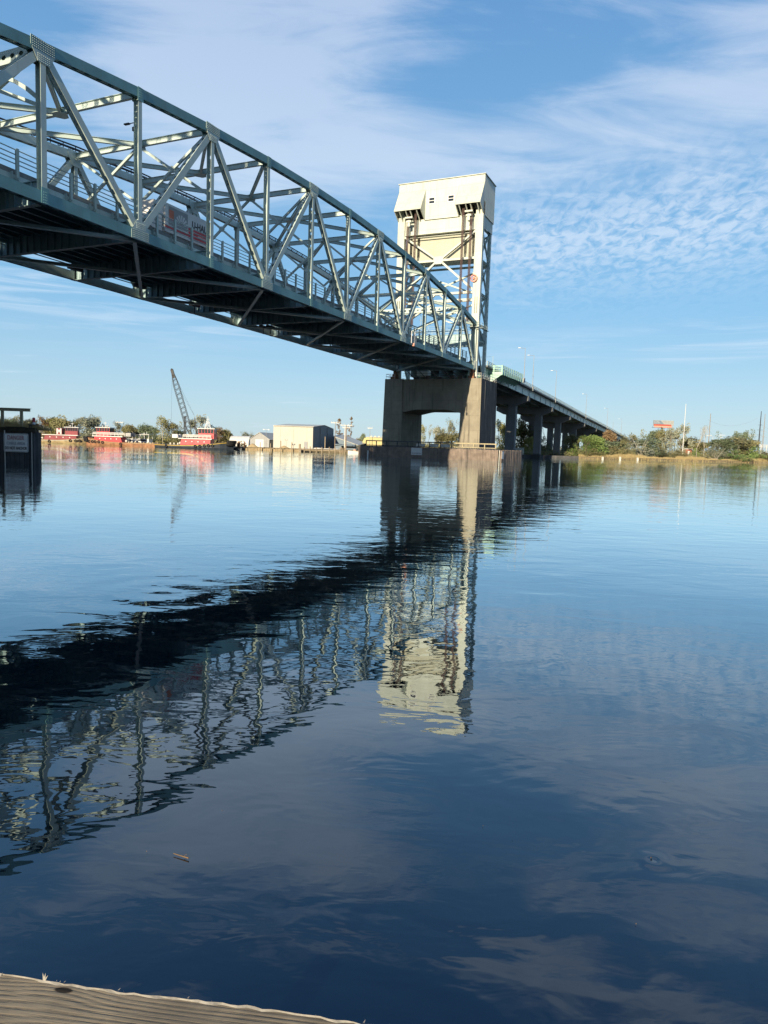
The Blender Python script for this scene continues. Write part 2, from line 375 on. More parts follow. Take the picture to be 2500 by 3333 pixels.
for side, t in ((-1, 0.0), (1, TW)):
    near = side < 0
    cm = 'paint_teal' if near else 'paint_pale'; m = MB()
    for n in range(12):
        m.pbox((-PL*n, t, ZT(n)), (-PL*(n+1), t, ZT(n+1)), .62, .84, pitch=1.25, hl=.62, hw=.26)
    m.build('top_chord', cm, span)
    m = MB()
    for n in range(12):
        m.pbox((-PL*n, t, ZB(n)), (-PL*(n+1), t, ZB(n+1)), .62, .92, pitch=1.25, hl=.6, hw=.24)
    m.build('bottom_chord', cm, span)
    for n in range(13):
        m = MB(); s = -PL*n
        wd = .62 if n % 2 else .5
        if n % 2 == 0: m.hbeam((s, t, ZB(n)+.3), (s, t, ZT(n)-.3), .56, .46, tf=.035, tw=.04)
        else:
            L = ZT(n)-ZB(n)-.6; c = Vector((s, t, (ZB(n)+ZT(n))/2))
            for k in (-1, 1): m.obox(c+Y3*(k*.27), Z3, Y3, X3, L, .035, .5)
            m.perf(c, Z3, Y3, L, .5, 1.6, .34, .16)
        m.build('vertical', 'paint_pale', span)
    for n in range(12):
        b, tp = (n, n+1) if n % 2 == 0 else (n+1, n)
        m = MB(); m.pbox((-PL*b, t, ZB(b)+.2), (-PL*tp, t, ZT(tp)-.2), .56, .62, pitch=1.15, hl=.5, hw=.22)
        m.build('diagonal', 'paint_pale', span)
    for n in range(13):
        for top in (True, False):
            z = ZT(n) if top else ZB(n); s = -PL*n; big = (n % 2 == 1) == top
            m = MB(); hw = .95 if big else .34; dz = -1.0 if top else 1.0; zo = .43 if top else -.47
            for k in (-1, 1):
                y = t+k*.335; ep = .03*k
                if big: pts = [(s-hw-.2, y, z+zo), (s+hw+.2, y, z+zo), (s+hw+.2, y, z-zo*.6), (s+hw*.55, y, z+dz*1.25), (s-hw*.55, y, z+dz*1.25), (s-hw-.2, y, z-zo*.6)]
                else: pts = [(s-hw, y, z+zo), (s+hw, y, z+zo), (s+hw, y, z+dz*.75), (s-hw, y, z+dz*.75)]
                m.prism(pts, (0, ep, 0))
                if near and k < 0 and big:
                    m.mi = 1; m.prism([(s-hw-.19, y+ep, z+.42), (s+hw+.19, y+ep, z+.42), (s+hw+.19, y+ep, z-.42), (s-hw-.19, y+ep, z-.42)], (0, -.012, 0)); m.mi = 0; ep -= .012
                if near and k < 0 and n >= 4:
                    g = [(x*.16, yy*.17) for x in range(-6, 7) for yy in range(-2, 3)] if big else [(x*.14, yy*.2) for x in (-1, 0, 1) for yy in range(-2, 3)]
                    rivets(m, Vector((s, y+ep, z)), X3, Z3, Vector((0, -1, 0)), g, .04)
                    if big:
                        m.mi = 0; rivets(m, Vector((s, y+ep+.01, z+dz*.85)), X3, Z3, Vector((0, -1, 0)), [(x*.17, yy*.15) for x in range(-3, 4) for yy in range(-2, 2)], .05)
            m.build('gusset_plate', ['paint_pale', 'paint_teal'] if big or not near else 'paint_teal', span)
# top laterals: strut with a hub at its middle, K diagonals towards mid-span
TM = TW/2
for n in range(1, 12):
    s = -PL*n; z = ZT(n); portal = n in (1, 11)
    m = MB()
    if portal: m.pbox((s, .35, z-.15), (s, TW-.35, z-.15), .45, 1.0, side=(0, 0, 1), faces='s', pitch=1.3, hl=.55, hw=.36) if False else None
    if portal:
        for k in (-1, 1): m.obox((s, TM, z-.15+k*.5), Y3, X3, Z3, TW-.7, .5, .03)
        for k in (-1, 1): m.perf(Vector((s+k*.25, TM, z-.15)), Y3, Z3, TW-.7, .97, 1.0, .5, .34)
    else: m.hbeam((s, .3, z-.05), (s, TW-.3, z-.05), .62, .34, side=(0, 0, 1), tf=.03, tw=.03)
    m.build('portal_strut' if portal else 'top_strut', 'paint_pale', span)
    if not portal:
        m = MB(); m.prism([(s-.75, TM, z-.4), (s-.75, TM-.3, z-.4), (s, TM-.9, z-.4), (s+.75, TM-.3, z-.4), (s+.75, TM+.3, z-.4), (s, TM+.9, z-.4), (s-.75, TM+.3, z-.4)], (0, 0, .04))
        m.build('hub_plate', 'paint_pale', span)
    for dn in ((1,) if n > 6 else (-1,) if n < 6 else (1, -1)):
        if not 0 <= n+dn <= 12: continue
        for t in (.35, TW-.35):
            m = MB(); m.hbeam((s, TM, z-.1), (-PL*(n+dn), t, ZT(n+dn)-.1), .5, .3, side=(0, 0, 1), tf=.03, tw=.03); m.build('top_lateral', 'paint_pale', span)
    if n % 2:
        zl = 25.25+Q+.3; zs = z-.3
        m = MB(); m.beam((s, .3, zl), (s, TW-.3, zl), .34, .34); m.build('sway_strut', 'paint_pale', span)
        m = MB()
        for y0, y1 in ((TM, .4), (TM, TW-.4)):
            m.beam((s, y0, zs), (s, y1, zl+.15), .28, .26); m.beam((s+.02, y0, zl+.1), (s+.02, y1, zs), .26, .24)
            yc = (y0+y1)/2; zc = (zs+zl)/2+.1
            m.prism([(s-.16, yc-.42, zc), (s-.16, yc, zc-.36), (s-.16, yc+.42, zc), (s-.16, yc, zc+.36)], (.32, 0, 0))
        m.build('sway_bracing', 'paint_pale', span)
    if portal:
        m = MB()
        for t0, t1 in ((TM-1.5, .4), (TM+1.5, TW-.4)):
            pts = [(s+.1, t0+(t1-t0)*k/6, z-.7-(2.9*(k/6)**2.2)) for k in range(7)]
            for a, b in zip(pts, pts[1:]): m.beam(a, b, .3, .3)
        m.build('portal_arch', 'paint_pale', span)
# floor system
for n in range(13):
    s = -PL*n; z = ZB(n); m = MB()
    m.box(s-.012, .32, z-.42, s+.012, TW-.32, z+1.35)
    for zz_ in (z-.45, z+1.35): m.box(s-.23, .32, zz_-.03, s+.23, TW-.32, zz_)
    y = 1.0
    while y < TW-.5:
        for k in (-1, 1): m.box(s+k*.12-.1, y-.012, z-.42, s+k*.12+.1, y+.012, z+1.3)
        y += .96
    m.build('floor_beam', 'paint_under', span)
for t in [2.3+k*1.65 for k in range(10)]:
    m = MB()
    for n in range(12): m.hbeam((-PL*n-.25, t, zdeck(-PL*n)-.62), (-PL*(n+1)+.25, t, zdeck(-PL*(n+1))-.62), .55, .3, side=(0, 0, 1), tf=.025, tw=.02)
    m.build('stringer', 'paint_under', span)
for k in range(6):                                           # bottom laterals, an X over every two panels
    n0 = 2*k; m = MB()
    for t0, t1 in ((.4, TW-.4), (TW-.4, .4)):
        a = Vector((-PL*n0, t0, ZB(n0)-.48)); b = Vector((-PL*(n0+2), t1, ZB(n0+2)-.48))
        if t0 > 1: a.z -= .06; b.z -= .06
        m.beam(a, b, .36, .1, side=(1, .5, 0)); m.beam(a+Z3*.16, b+Z3*.16, .04, .28, side=(1, .5, 0))
    m.obox((-PL*(n0+1), TM, ZB(n0+1)-.42), X3, Y3, Z3, 1.6, 1.3, .04)
    m.build('bottom_lateral', 'paint_pale', span)
m = MB()
for n in range(24):
    s0, s1 = -PL*n/2, -PL*(n+1)/2
    for z0, z1, ya, yb in ((-.18, 0, 1.98, TW-1.98), (0, .22, 2.05, 2.4), (0, .22, TW-2.4, TW-2.05)):
        za, zb_ = zdeck(s0), zdeck(s1)
        m.add([(s0, ya, za+z0), (s0, yb, za+z0), (s0, yb, za+z1), (s0, ya, za+z1), (s1, ya, zb_+z0), (s1, yb, zb_+z0), (s1, yb, zb_+z1), (s1, ya, zb_+z1)],
              [(0, 1, 2, 3), (7, 6, 5, 4), (0, 4, 5, 1), (1, 5, 6, 2), (2, 6, 7, 3), (3, 7, 4, 0)])
m.build('deck', 'deck_edge', span)
for t, sg in ((1.62, 1), (TW-1.62, -1)):
    m = MB()
    for n in range(12):
        a, b = -PL*n, -PL*(n+1)
        for dz in (1.60, 1.22, .86, .52): m.cyl((a, t+.08*sg, zdeck(a)+dz), (b, t+.08*sg, zdeck(b)+dz), .045, n=6, cap=False)
    rail = m.build('railing', 'paint_pale', span)
    m = MB()
    for n in range(12):
        a, b = -PL*n, -PL*(n+1)
        m.beam((a, t+.30*sg, zdeck(a)-.70), (b, t+.30*sg, zdeck(b)-.70), .03, .95)
        m.beam((a, t+.16*sg, zdeck(a)-1.3), (b, t+.16*sg, zdeck(b)-1.3), .34, .03)
        for q in range(4):
            s_ = a-PL*(q+.5)/4; m.box(s_-.012, min(t+.34*sg, t+.04*sg), zdeck(s_)-1.0, s_+.012, max(t+.34*sg, t+.04*sg), zdeck(s_)-.1)
    m.build('fascia_stringer', 'paint_pale', span)
    for k in range(48):
        s_ = -PL*(k+.35)/4; z = zdeck(s_); m = MB()
        m.box(s_-.13, t-.06*sg-.02, z-.55, s_+.13, t-.06*sg+.02, z+1.68); m.box(s_-.012, t-.06, z-.5, s_+.012, t+.06, z+1.66)
        m.box(s_-.13, t+.06*sg-.02, z-.5, s_+.13, t+.06*sg+.02, z+1.6); m.box(s_-.16, min(t, t+.42*sg), z-.66, s_+.16, max(t, t+.42*sg), z-.52)
        m.build('post', 'paint_pale', rail)
# inspection walkway and cables above the far top chord
m = MB()
for n in range(12):
    a = Vector((-PL*n, TW+.1, ZT(n))); b = Vector((-PL*(n+1), TW+.1, ZT(n+1)))
    for dz, dt in ((1.05, -.35), (1.0, .45)): m.cyl(a+Vector((0, dt, dz)), b+Vector((0, dt, dz)), .09, n=6)
    m.cyl(a+Vector((0, -.35, .8)), b+Vector((0, -.35, .8)), .05, n=5)
    for q in range(6):
        c = a.lerp(b, q/6); m.box(c.x-.03, c.y-.38, c.z+.4, c.x+.03, c.y-.3, c.z+1.05); m.box(c.x-.03, c.y+.42, c.z+.4, c.x+.03, c.y+.5, c.z+1.0); m.box(c.x-.03, c.y-.38, c.z+.7, c.x+.03, c.y+.5, c.z+.76)
m.build('walkway', 'dark_steel', span)
m = MB()
s = -PL*10; z = ZT(10)-2.5
m.box(s-.03, .3, z, s+.03, 1.6, z+.06); m.box(s-.12, 1.0, z-.02, s+.12, 1.6, z+.09); m.box(s-.1, .3, z-.7, s+.1, .6, z-.35)
m.build('road_lamp', 'dark_steel', span)
m = MB()
for k, (h, r) in enumerate(((1.8, .07), (1.5, .05), (1.9, .07), (1.2, .05))):
    s = -PL*3.75+k*.75; z = ZB(3.7); m.cyl((s, -.75, z-.3), (s, -.75, z+h), r, n=6)
m.cyl((-PL*3.75, -.75, ZB(3.7)+1), (-PL*3.75+2.3, -.75, ZB(3.7)+1), .04); m.cyl((-PL*3.75, -.75, ZB(3.7)+.4), (-PL*3.75+2.3, -.75, ZB(3.7)+.4), .04)
m.mi = 1; m.cyl((-PL*3.75+.9, -.8, ZB(3.7)-.7), (-PL*3.75+.9, -.8, ZB(3.7)-.2), .2, n=8)
m.build('navigation_light', ['white', 'salmon'], span)
for s, t in ((-PL*7.3, 16.5), (-PL*5.55, 17.5), (-PL*5.5, 16.5), (-PL*8.4, 15.5), (-PL*9.3, 16)):
    m = MB(); z = ZB(6); m.box(s-.9, t-.25, z-.15, s+.9, t+.25, z+.25); m.cyl((s, t, z-1.1), (s, t, z), .08)
    m.build('drain_box', 'dark_steel', span)

# moving truck on the span
mt = bthing('moving_truck', 'white and red box truck driving along the bridge deck behind the railing', 'truck')
zt = zdeck(-92); a0, a1, y0, y1 = -96.1, -88.4, 3.5, 6.0
m = MB(); m.box(a0, y0, zt+.95, a1, y1, zt+3.85); m.build('cargo_box', 'white', mt)
m = MB(); m.box(a0-1.5, y0+.15, zt+2.55, a0-.01, y1-.15, zt+3.7); m.build('overcab_box', 'white', mt)
m = MB(); m.add([(a0-.3, y0+.15, zt+.6), (a0-.3, y1-.15, zt+.6), (a0-.3, y1-.15, zt+2.5), (a0-.3, y0+.15, zt+2.5), (a0-2.9, y0+.2, zt+.6), (a0-2.9, y1-.2, zt+.6), (a0-2.9, y1-.2, zt+1.5), (a0-2.9, y0+.2, zt+1.5), (a0-1.6, y0+.2, zt+2.5), (a0-1.6, y1-.2, zt+2.5), (a0-2.1, y0+.2, zt+1.6), (a0-2.1, y1-.2, zt+1.6)],
    [(0, 1, 2, 3), (4, 7, 6, 5), (0, 4, 5, 1), (3, 2, 9, 8), (8, 9, 11, 10), (10, 11, 6, 7), (0, 3, 8, 10, 7, 4), (1, 5, 6, 11, 9, 2)])
m.build('cab', 'white', mt)
m = MB(); m.box(a0-1.6, y0+.17, zt+1.65, a0-.7, y0+.195, zt+2.3); m.build('window', 'glass_dark', mt)
m = MB(); m.box(a0, y0-.012, zt+1.35, a0+2.2, y0-.002, zt+1.6); m.box(a0+3.6, y0-.012, zt+1.2, a1, y0-.002, zt+2.3); m.box(a0+2.2, y0-.012, zt+1.35, a0+3.6, y0-.002, zt+1.6); m.build('stripe', 'red', mt)
m = MB(); m.box(a0+.5, y0-.014, zt+1.75, a0+3.5, y0-.002, zt+3.6)
m.mi = 1; m.box(a0+.6, y0-.02, zt+2.3, a0+1.3, y0-.015, zt+3.3)
m.mi = 2
for k in range(7):
    an = R(15+25*k); c = Vector((a0+2.5, y0-.03, zt+2.2)); d = Vector((math.cos(an), 0, math.sin(an))); m.prism([c+d*.35-Vector((d.z, 0, -d.x))*.06, c+d*.35+Vector((d.z, 0, -d.x))*.06, c+d*1.0+Vector((d.z, 0, -d.x))*.14, c+d*1.0-Vector((d.z, 0, -d.x))*.14], (0, .006, 0))
m.build('picture_panel', ['grey_wall', 'orange_red', 'white'], mt)
m = MB(); m.box(a1, y0+.2, zt+.5, a1+.25, y1-.2, zt+.75); m.box(a1-.02, y0+.1, zt+1.0, a1+.02, y1-.1, zt+3.8); m.build('bumper', 'grey_wall', mt)
for sx_ in (a0-2.0, a1-1.6):
    for yy in (y0+.25, y1-.25):
        m = MB(); m.cyl((sx_, yy-.13, zt+.48), (sx_, yy+.13, zt+.48), .48, n=14); wh = m.build('wheel', 'rubber', mt)
        m = MB(); m.cyl((sx_, yy-.14, zt+.48), (sx_, yy+.14, zt+.48), .24, n=10); m.build('rim', 'white', wh)
lettering('U-HAUL', 1.0, 3.0, 'black', mt, face_mtx((a0+5.7, y0-.02, zt+2.75), (1, 0, 0), (0, 0, 1)), .02)
lettering('uhaul.com', .3, 1.5, 'white', mt, face_mtx((a0+5.9, y0-.02, zt+1.75), (1, 0, 0), (0, 0, 1)))

# ------------------------------------------------------------------ lift tower
def make_tower():
    tw = bthing('lift_tower', 'tall cream steel lift tower with machinery house standing on the far river pier', 'bridge tower')
    G = 18.25
    for t in (.3, TW-.3):                                    # front columns
        m = MB(); m.box(.45, t-.85, 30.7, 1.6, t+.85, 57.2)
        for k in (-1, 1): m.box(.42, t+k*.8-.05, 30.7, .45, t+k*.8+.05, 54)
        for k in (-1, 1): m.box(.5, t+k*.62-.22, G, 1.5, t+k*.62+.22, 30.69)
        m.box(.8, t-.4, G, 1.2, t+.4, 30.69)
        m.build('front_leg', 'paint_cream', tw)
        m = MB(); m.box(-.45, t-.75, 17.9+Q+.0, .44, t+.75, 19.6+Q); m.build('span_guide', 'paint_cream', tw)
        m = MB(); m.box(.0, t-1.0, 29.3, .44, t+1.0, 31.2)
        for k in (-1, 1): m.box(-.2, t+k*.45-.1, 29.6, 0, t+k*.45+.1, 30.9)
        m.build('guide_bracket', 'paint_cream', tw)
        m = MB()
        for k in (-1, 1): m.box(-.05, t+k*.25-.07, 33, .4, t+k*.25+.07, 36.4)
        m.build('guide_shoe', 'paint_cream', tw)
    for t in (.1, TW-.1):                                     # rear columns
        m = MB(); c = (8.1, t, (G+55)/2)
        for k in (-1, 1): m.obox(Vector(c)+X3*(k*.4), Z3, Y3, X3, 55-G, .7, .03)
        for k in (-1, 1): m.perf(Vector(c)+Y3*(k*.33), Z3, X3, 55-G, .78, 1.4, .62, .3)
        m.box(7.7, t-.37, G, 8.5, t+.37, G+2.2)
        m.build('rear_leg', 'paint_pale', tw)
    lv = [G+.3, 27.2, 30.6, 37.6, 44.9, 51.9]
    for t in (.1, TW-.1):                                     # side bracing
        m = MB()
        for z in lv[1:]: m.hbeam((1.5, t, z), (7.7, t, z), .4, .36, side=(0, 0, 1), tf=.03)
        m.build('side_strut', 'paint_pale', tw)
        for i, (a, b) in enumerate(zip(lv[1:], lv[2:])):
            if i == 0: m = MB(); m.pbox((1.5, t, b-.1), (7.7, t, a+.2), .4, .42, faces='s', pitch=1.1, hl=.45, hw=.2); m.build('side_diagonal', 'paint_pale', tw); continue
            for p_, q_ in (((1.5, a+.2), (7.7, b-.2)), ((1.5, b-.2), (7.7, a+.2))):
                m = MB(); m.pbox((p_[0], t+(.12 if p_[1] < q_[1] else -.12), p_[1]), (q_[0], t+(.12 if p_[1] < q_[1] else -.12), q_[1]), .3, .44, faces='s', pitch=1.1, hl=.45, hw=.22); m.build('side_diagonal', 'paint_pale', tw)
        m = MB(); m.pbox((1.5, t, 27), (7.7, t, G+.6), .3, .44, faces='s', pitch=1.1, hl=.45, hw=.2); m.build('side_diagonal', 'paint_pale', tw)
    def bar(name, p, q, w_=.5, h=.35, mm='paint_cream', hb=True):
        m = MB()
        (m.hbeam if hb else m.beam)(p, q, w_, h, side=(1, 0, 0)); m.build(name, mm, tw)
    sF = .95
    bar('front_strut', (sF, 1.1, 45.1), (sF, TW-1.1, 45.1), .7, .5); bar('front_strut', (sF, 1.1, 37.6), (sF, TW-1.1, 37.6), .5, .5); bar('front_strut', (sF, 1.1, 35.8), (sF, TW-1.1, 35.8), .5, .4)
    m = MB(); m.prism([(sF-.35, TM-1.5, 45.35), (sF-.35, TM+1.5, 45.35), (sF-.35, TM+.7, 44.3), (sF-.35, TM-.7, 44.3)], (.7, 0, 0)); m.prism([(sF-.35, TM-1.5, 45.0), (sF-.35, TM-.8, 46), (sF-.35, TM+.8, 46), (sF-.35, TM+1.5, 45.0)], (.7, 0, 0)); m.build('hub_plate', 'paint_cream', tw)
    for tt in (1.1, TW-1.1):
        k = 1 if tt < TM else -1
        bar('front_diagonal', (sF, TM-k*1.0, 45.7), (sF, tt, 51.0), .6, .4, 'paint_cream'); bar('front_diagonal', (sF, TM-k*.9, 44.6), (sF, tt, 38.0), .5, .42)
        bar('front_diagonal', (sF, TM-k*.9, 35.6), (sF, tt, 30.9), .5, .36); bar('front_diagonal', (sF, TM-k*.6, 37.5), (sF, TM-k*2.2, 35.9), .4, .3)
    # rear face
    for z in (27.2, 37.6, 44.9): bar('rear_strut', (8.1, .5, z), (8.1, TW-.5, z), .5, .4, 'paint_pale')
    for a, b in ((30.6, 37.4), (37.8, 44.7), (45.1, 51.5)):
        bar('rear_diagonal', (8.1, .5, a), (8.1, TW-.5, b), .34, .36, 'paint_pale', False); bar('rear_diagonal', (8.2, .5, b), (8.2, TW-.5, a), .34, .36, 'paint_pale', False)
    m = MB(); m.box(7.9, .5, 26.6, 8.0, TW-.5, 29.4); m.box(7.7, .5, 29.4, 8.2, TW-.5, 29.5); m.box(7.7, .5, 26.5, 8.2, TW-.5, 26.6)
    y = 1.4
    while y < TW-.5: m.box(7.7, y-.02, 26.6, 7.9, y+.02, 29.4); y += 1.5
    m.build('rear_girder', 'paint_under', tw)
    m = MB()
    for y in [.5+k*1.6 for k in range(12)]: m.box(7.7, y-.03, 29.5, 7.76, y+.03, 30.6)
    for z in (30.05, 30.6): m.box(7.7, .5, z-.03, 7.76, TW-.5, z+.03)
    m.build('walkway_rail', 'paint_pale', tw)
    # counterweight
    m = MB(); m.box(2.1, 1.25, 45.5, 6.9, TW-1.25, 53.6); m.build('counterweight', 'concrete_weight', tw)
    m = MB(); m.box(2.06, 1.25, 49.6, 2.09, TW-1.25, 49.66); m.box(2.0, 1.2, 45.4, 7.0, TW-1.2, 45.49); m.build('counterweight_joint', 'paint_cream', tw)
    # upper front girder with shaded lower flange
    m = MB(); m.box(.95, 1.16, 51.3, 1.05, TW-1.16, 54.69); m.box(.55, 1.16, 51.2, 1.3, TW-1.16, 51.29); m.box(.6, 1.16, 50.6, 1.2, TW-1.16, 50.68); m.build('front_girder', 'paint_cream', tw)
    for t in (-.35, TW+.35):
        m = MB(); m.box(1.6, min(t, t+.1), 52.0, 8.6, max(t, t+.1), 54.39); m.build('side_girder', 'paint_cream', tw)
    # machinery house: walls, sloping hoods, roof
    HB, HT, HM = 54.4, 62.9, 61.3
    m = MB()
    m.box(.62, 5.3, HB, .7, 13.45, HM); m.box(.62, -.5, HM, .7, TW+.5, HT); m.box(8.7, -.5, HB, 8.8, TW+.5, HT)
    for t in (-.55, TW+.47): m.box(.62, t, HB-.0, 8.8, t+.08, HT-.01)
    y = -.4
    while y < TW+.4: m.box(.605, y, HM, .62, y+.1, HT-.02); y += .6
    x = .9
    while x < 8.7:
        for t in (-.558, TW+.55): m.box(x, t, HB, x+.12, t+.008, HT-.03)
        x += .85
    m.build('house_wall', 'paint_cream', tw)
    m = MB(); m.box(.35, -.75, HT, 9.0, TW+.75, HT+.14); m.build('roof', 'paint_cream', tw)
    m = MB(); m.box(1.0, .3, HB-.1, 8.6, TW-.3, HB); m.build('house_floor', 'dark_steel', tw)
    for a, b in ((-.55, 5.3), (13.4, TW+.55)):
        m = MB(); xo, zo = -2.2, 56.3
        m.quad((.62, a, HM), (.62, b, HM), (xo, b, zo), (xo, a, zo)); m.quad((.55, a, HM-.1), (.55, b, HM-.1), (xo+.04, b, zo-.04), (xo+.04, a, zo-.04))
        m.quad((xo, a, zo), (xo, b, zo), (xo+.05, b, zo-.22), (xo+.05, a, zo-.22))
        for y in (a, b): m.add([(.62, y, HM), (xo, y, zo), (.62, y, HB)], [(0, 1, 2)]); m.add([(.62, y+.03, HM), (xo, y+.03, zo), (.62, y+.03, HB)], [(0, 1, 2)])
        m.build('hood', 'paint_cream', tw)
        c = (a+b)/2; m = MB()
        for y in (c-2.1, c-.55, c+.55, c+2.1): m.beam((xo+.3, y, zo-.1), (.5, y, HB+.1), .22, .28)
        for y in (a+.1, b-.1): m.beam((xo+.1, y, zo-.1), (.6, y, HB+.1), .16, .2)
        m.box(-1.2, c-.9, HB+.2, -.7, c+.9, HB+.55); m.box(-1.1, c-.3, HB-1.6, -.8, c+.3, HB-.2); m.box(-1.2, c-.6, HB-.7, -.6, c+.6, HB-.3)
        m.build('hood_frame', 'paint_cream', tw)
        m = MB(); m.cyl((.9, c-1.6, HB+2.6), (.9, c-1.0, HB+2.6), 1.45, n=24); m.cyl((.9, c+1.0, HB+2.6), (.9, c+1.6, HB+2.6), 1.45, n=24); m.build('sheave', 'dark_steel', tw)
        cc_ = 2.85 if c < TM else 16.2
        for y0_ in (cc_-.95, cc_+.95):
            m = MB()
            for k in range(6): m.cyl((-.55, y0_-.25+k*.1, 30.3), (-.55, y0_-.25+k*.1, HB+2.6), .042, n=5, cap=False)
            m.build('lifting_rope', 'rope', tw)
            m = MB()
            for k in range(6): m.cyl((2.0, y0_-.25+k*.1, 46.5), (2.0, y0_-.25+k*.1, 54.3), .022, n=5, cap=False)
            m.build('counterweight_rope', 'rope', tw)
    for y in (11.86, 7.23):
        m = MB(); m.box(.56, y-.85, 57.7, .619, y+.85, 59.3); wi = m.build('window', 'white', tw)
        m = MB(); m.box(.53, y-.62, 57.95, .559, y+.62, 58.45); m.box(.53, y-.62, 58.62, .559, y+.62, 59.12); m.build('pane', 'glass_dark', wi)
    # pulley wheel
    m = MB(); c = Vector((.1, .95, 40.45)); m.torus(c, X3, .74, .12, 20, 6)
    m.cyl(c-X3*.12, c+X3*.12, .24, n=10); m.build('pulley_wheel', 'salmon', tw)
    m = MB()
    for k in range(6):
        d = Vector((0, math.cos(k*1.047), math.sin(k*1.047))); m.beam(c-X3*.09+d*.1, c-X3*.09+d*.7, .1, .09, side=(1, 0, 0))
    m.build('pulley_spoke', 'orange_red', tw)
    # ladder and landing rails
    m = MB()
    for y in (13.6, 14.1): m.cyl((1.9, y, G), (1.9, y, 45), .03, n=5)
    z = G
    while z < 45: m.cyl((1.9, 13.6, z), (1.9, 14.1, z), .02, n=4, cap=False); z += .45
    for z in range(20, 45, 2): m.torus((1.6, 13.85, z), Z3, .42, .025, 12, 4)
    m.build('ladder', 'paint_pale', tw)
    m = MB()
    for (xa, ya, xb, yb, z) in ((-.6, -1.5, 4.5, -1.5, 30.5), (-.4, -.9, -.4, 1.5, 30.8), (.2, 2, .2, TW-2, 30.2)):
        n_ = 5
        for k in range(n_+1): x = xa+(xb-xa)*k/n_; y = ya+(yb-ya)*k/n_; m.cyl((x, y, z-1.1), (x, y, z), .035, n=5)
        for dz in (0, -.5): m.cyl((xa, ya, z+dz), (xb, yb, z+dz), .035, n=5)
        m.beam((xa, ya, z-1.15), (xb, yb, z-1.15), .7, .06, side=(0, 0, 1) if False else (1, 1, 0))
    m.build('landing_rail', 'paint_pale', tw)
    m = MB(); m.box(2.4, 12.0, G+1, 4.4, 14.8, 24.5); m.box(2.2, 11.8, 24.5, 4.6, 15.0, 24.6)
    for k in range(9): m.box(2.36, 12.0, G+1.6+k*.8, 2.4, 14.8, G+1.66+k*.8)
    m.build('lift_shaft', 'paint_cream', tw)
    return tw
tower = make_tower()
tower2 = dup(tower)
tower2['label'] = 'matching cream lift tower on the near side, out past the left edge of the picture'
tower2.location = P0 + AX*(-12*PL) + AY*TW; tower2.rotation_euler = (0, 0, BROT+math.pi)

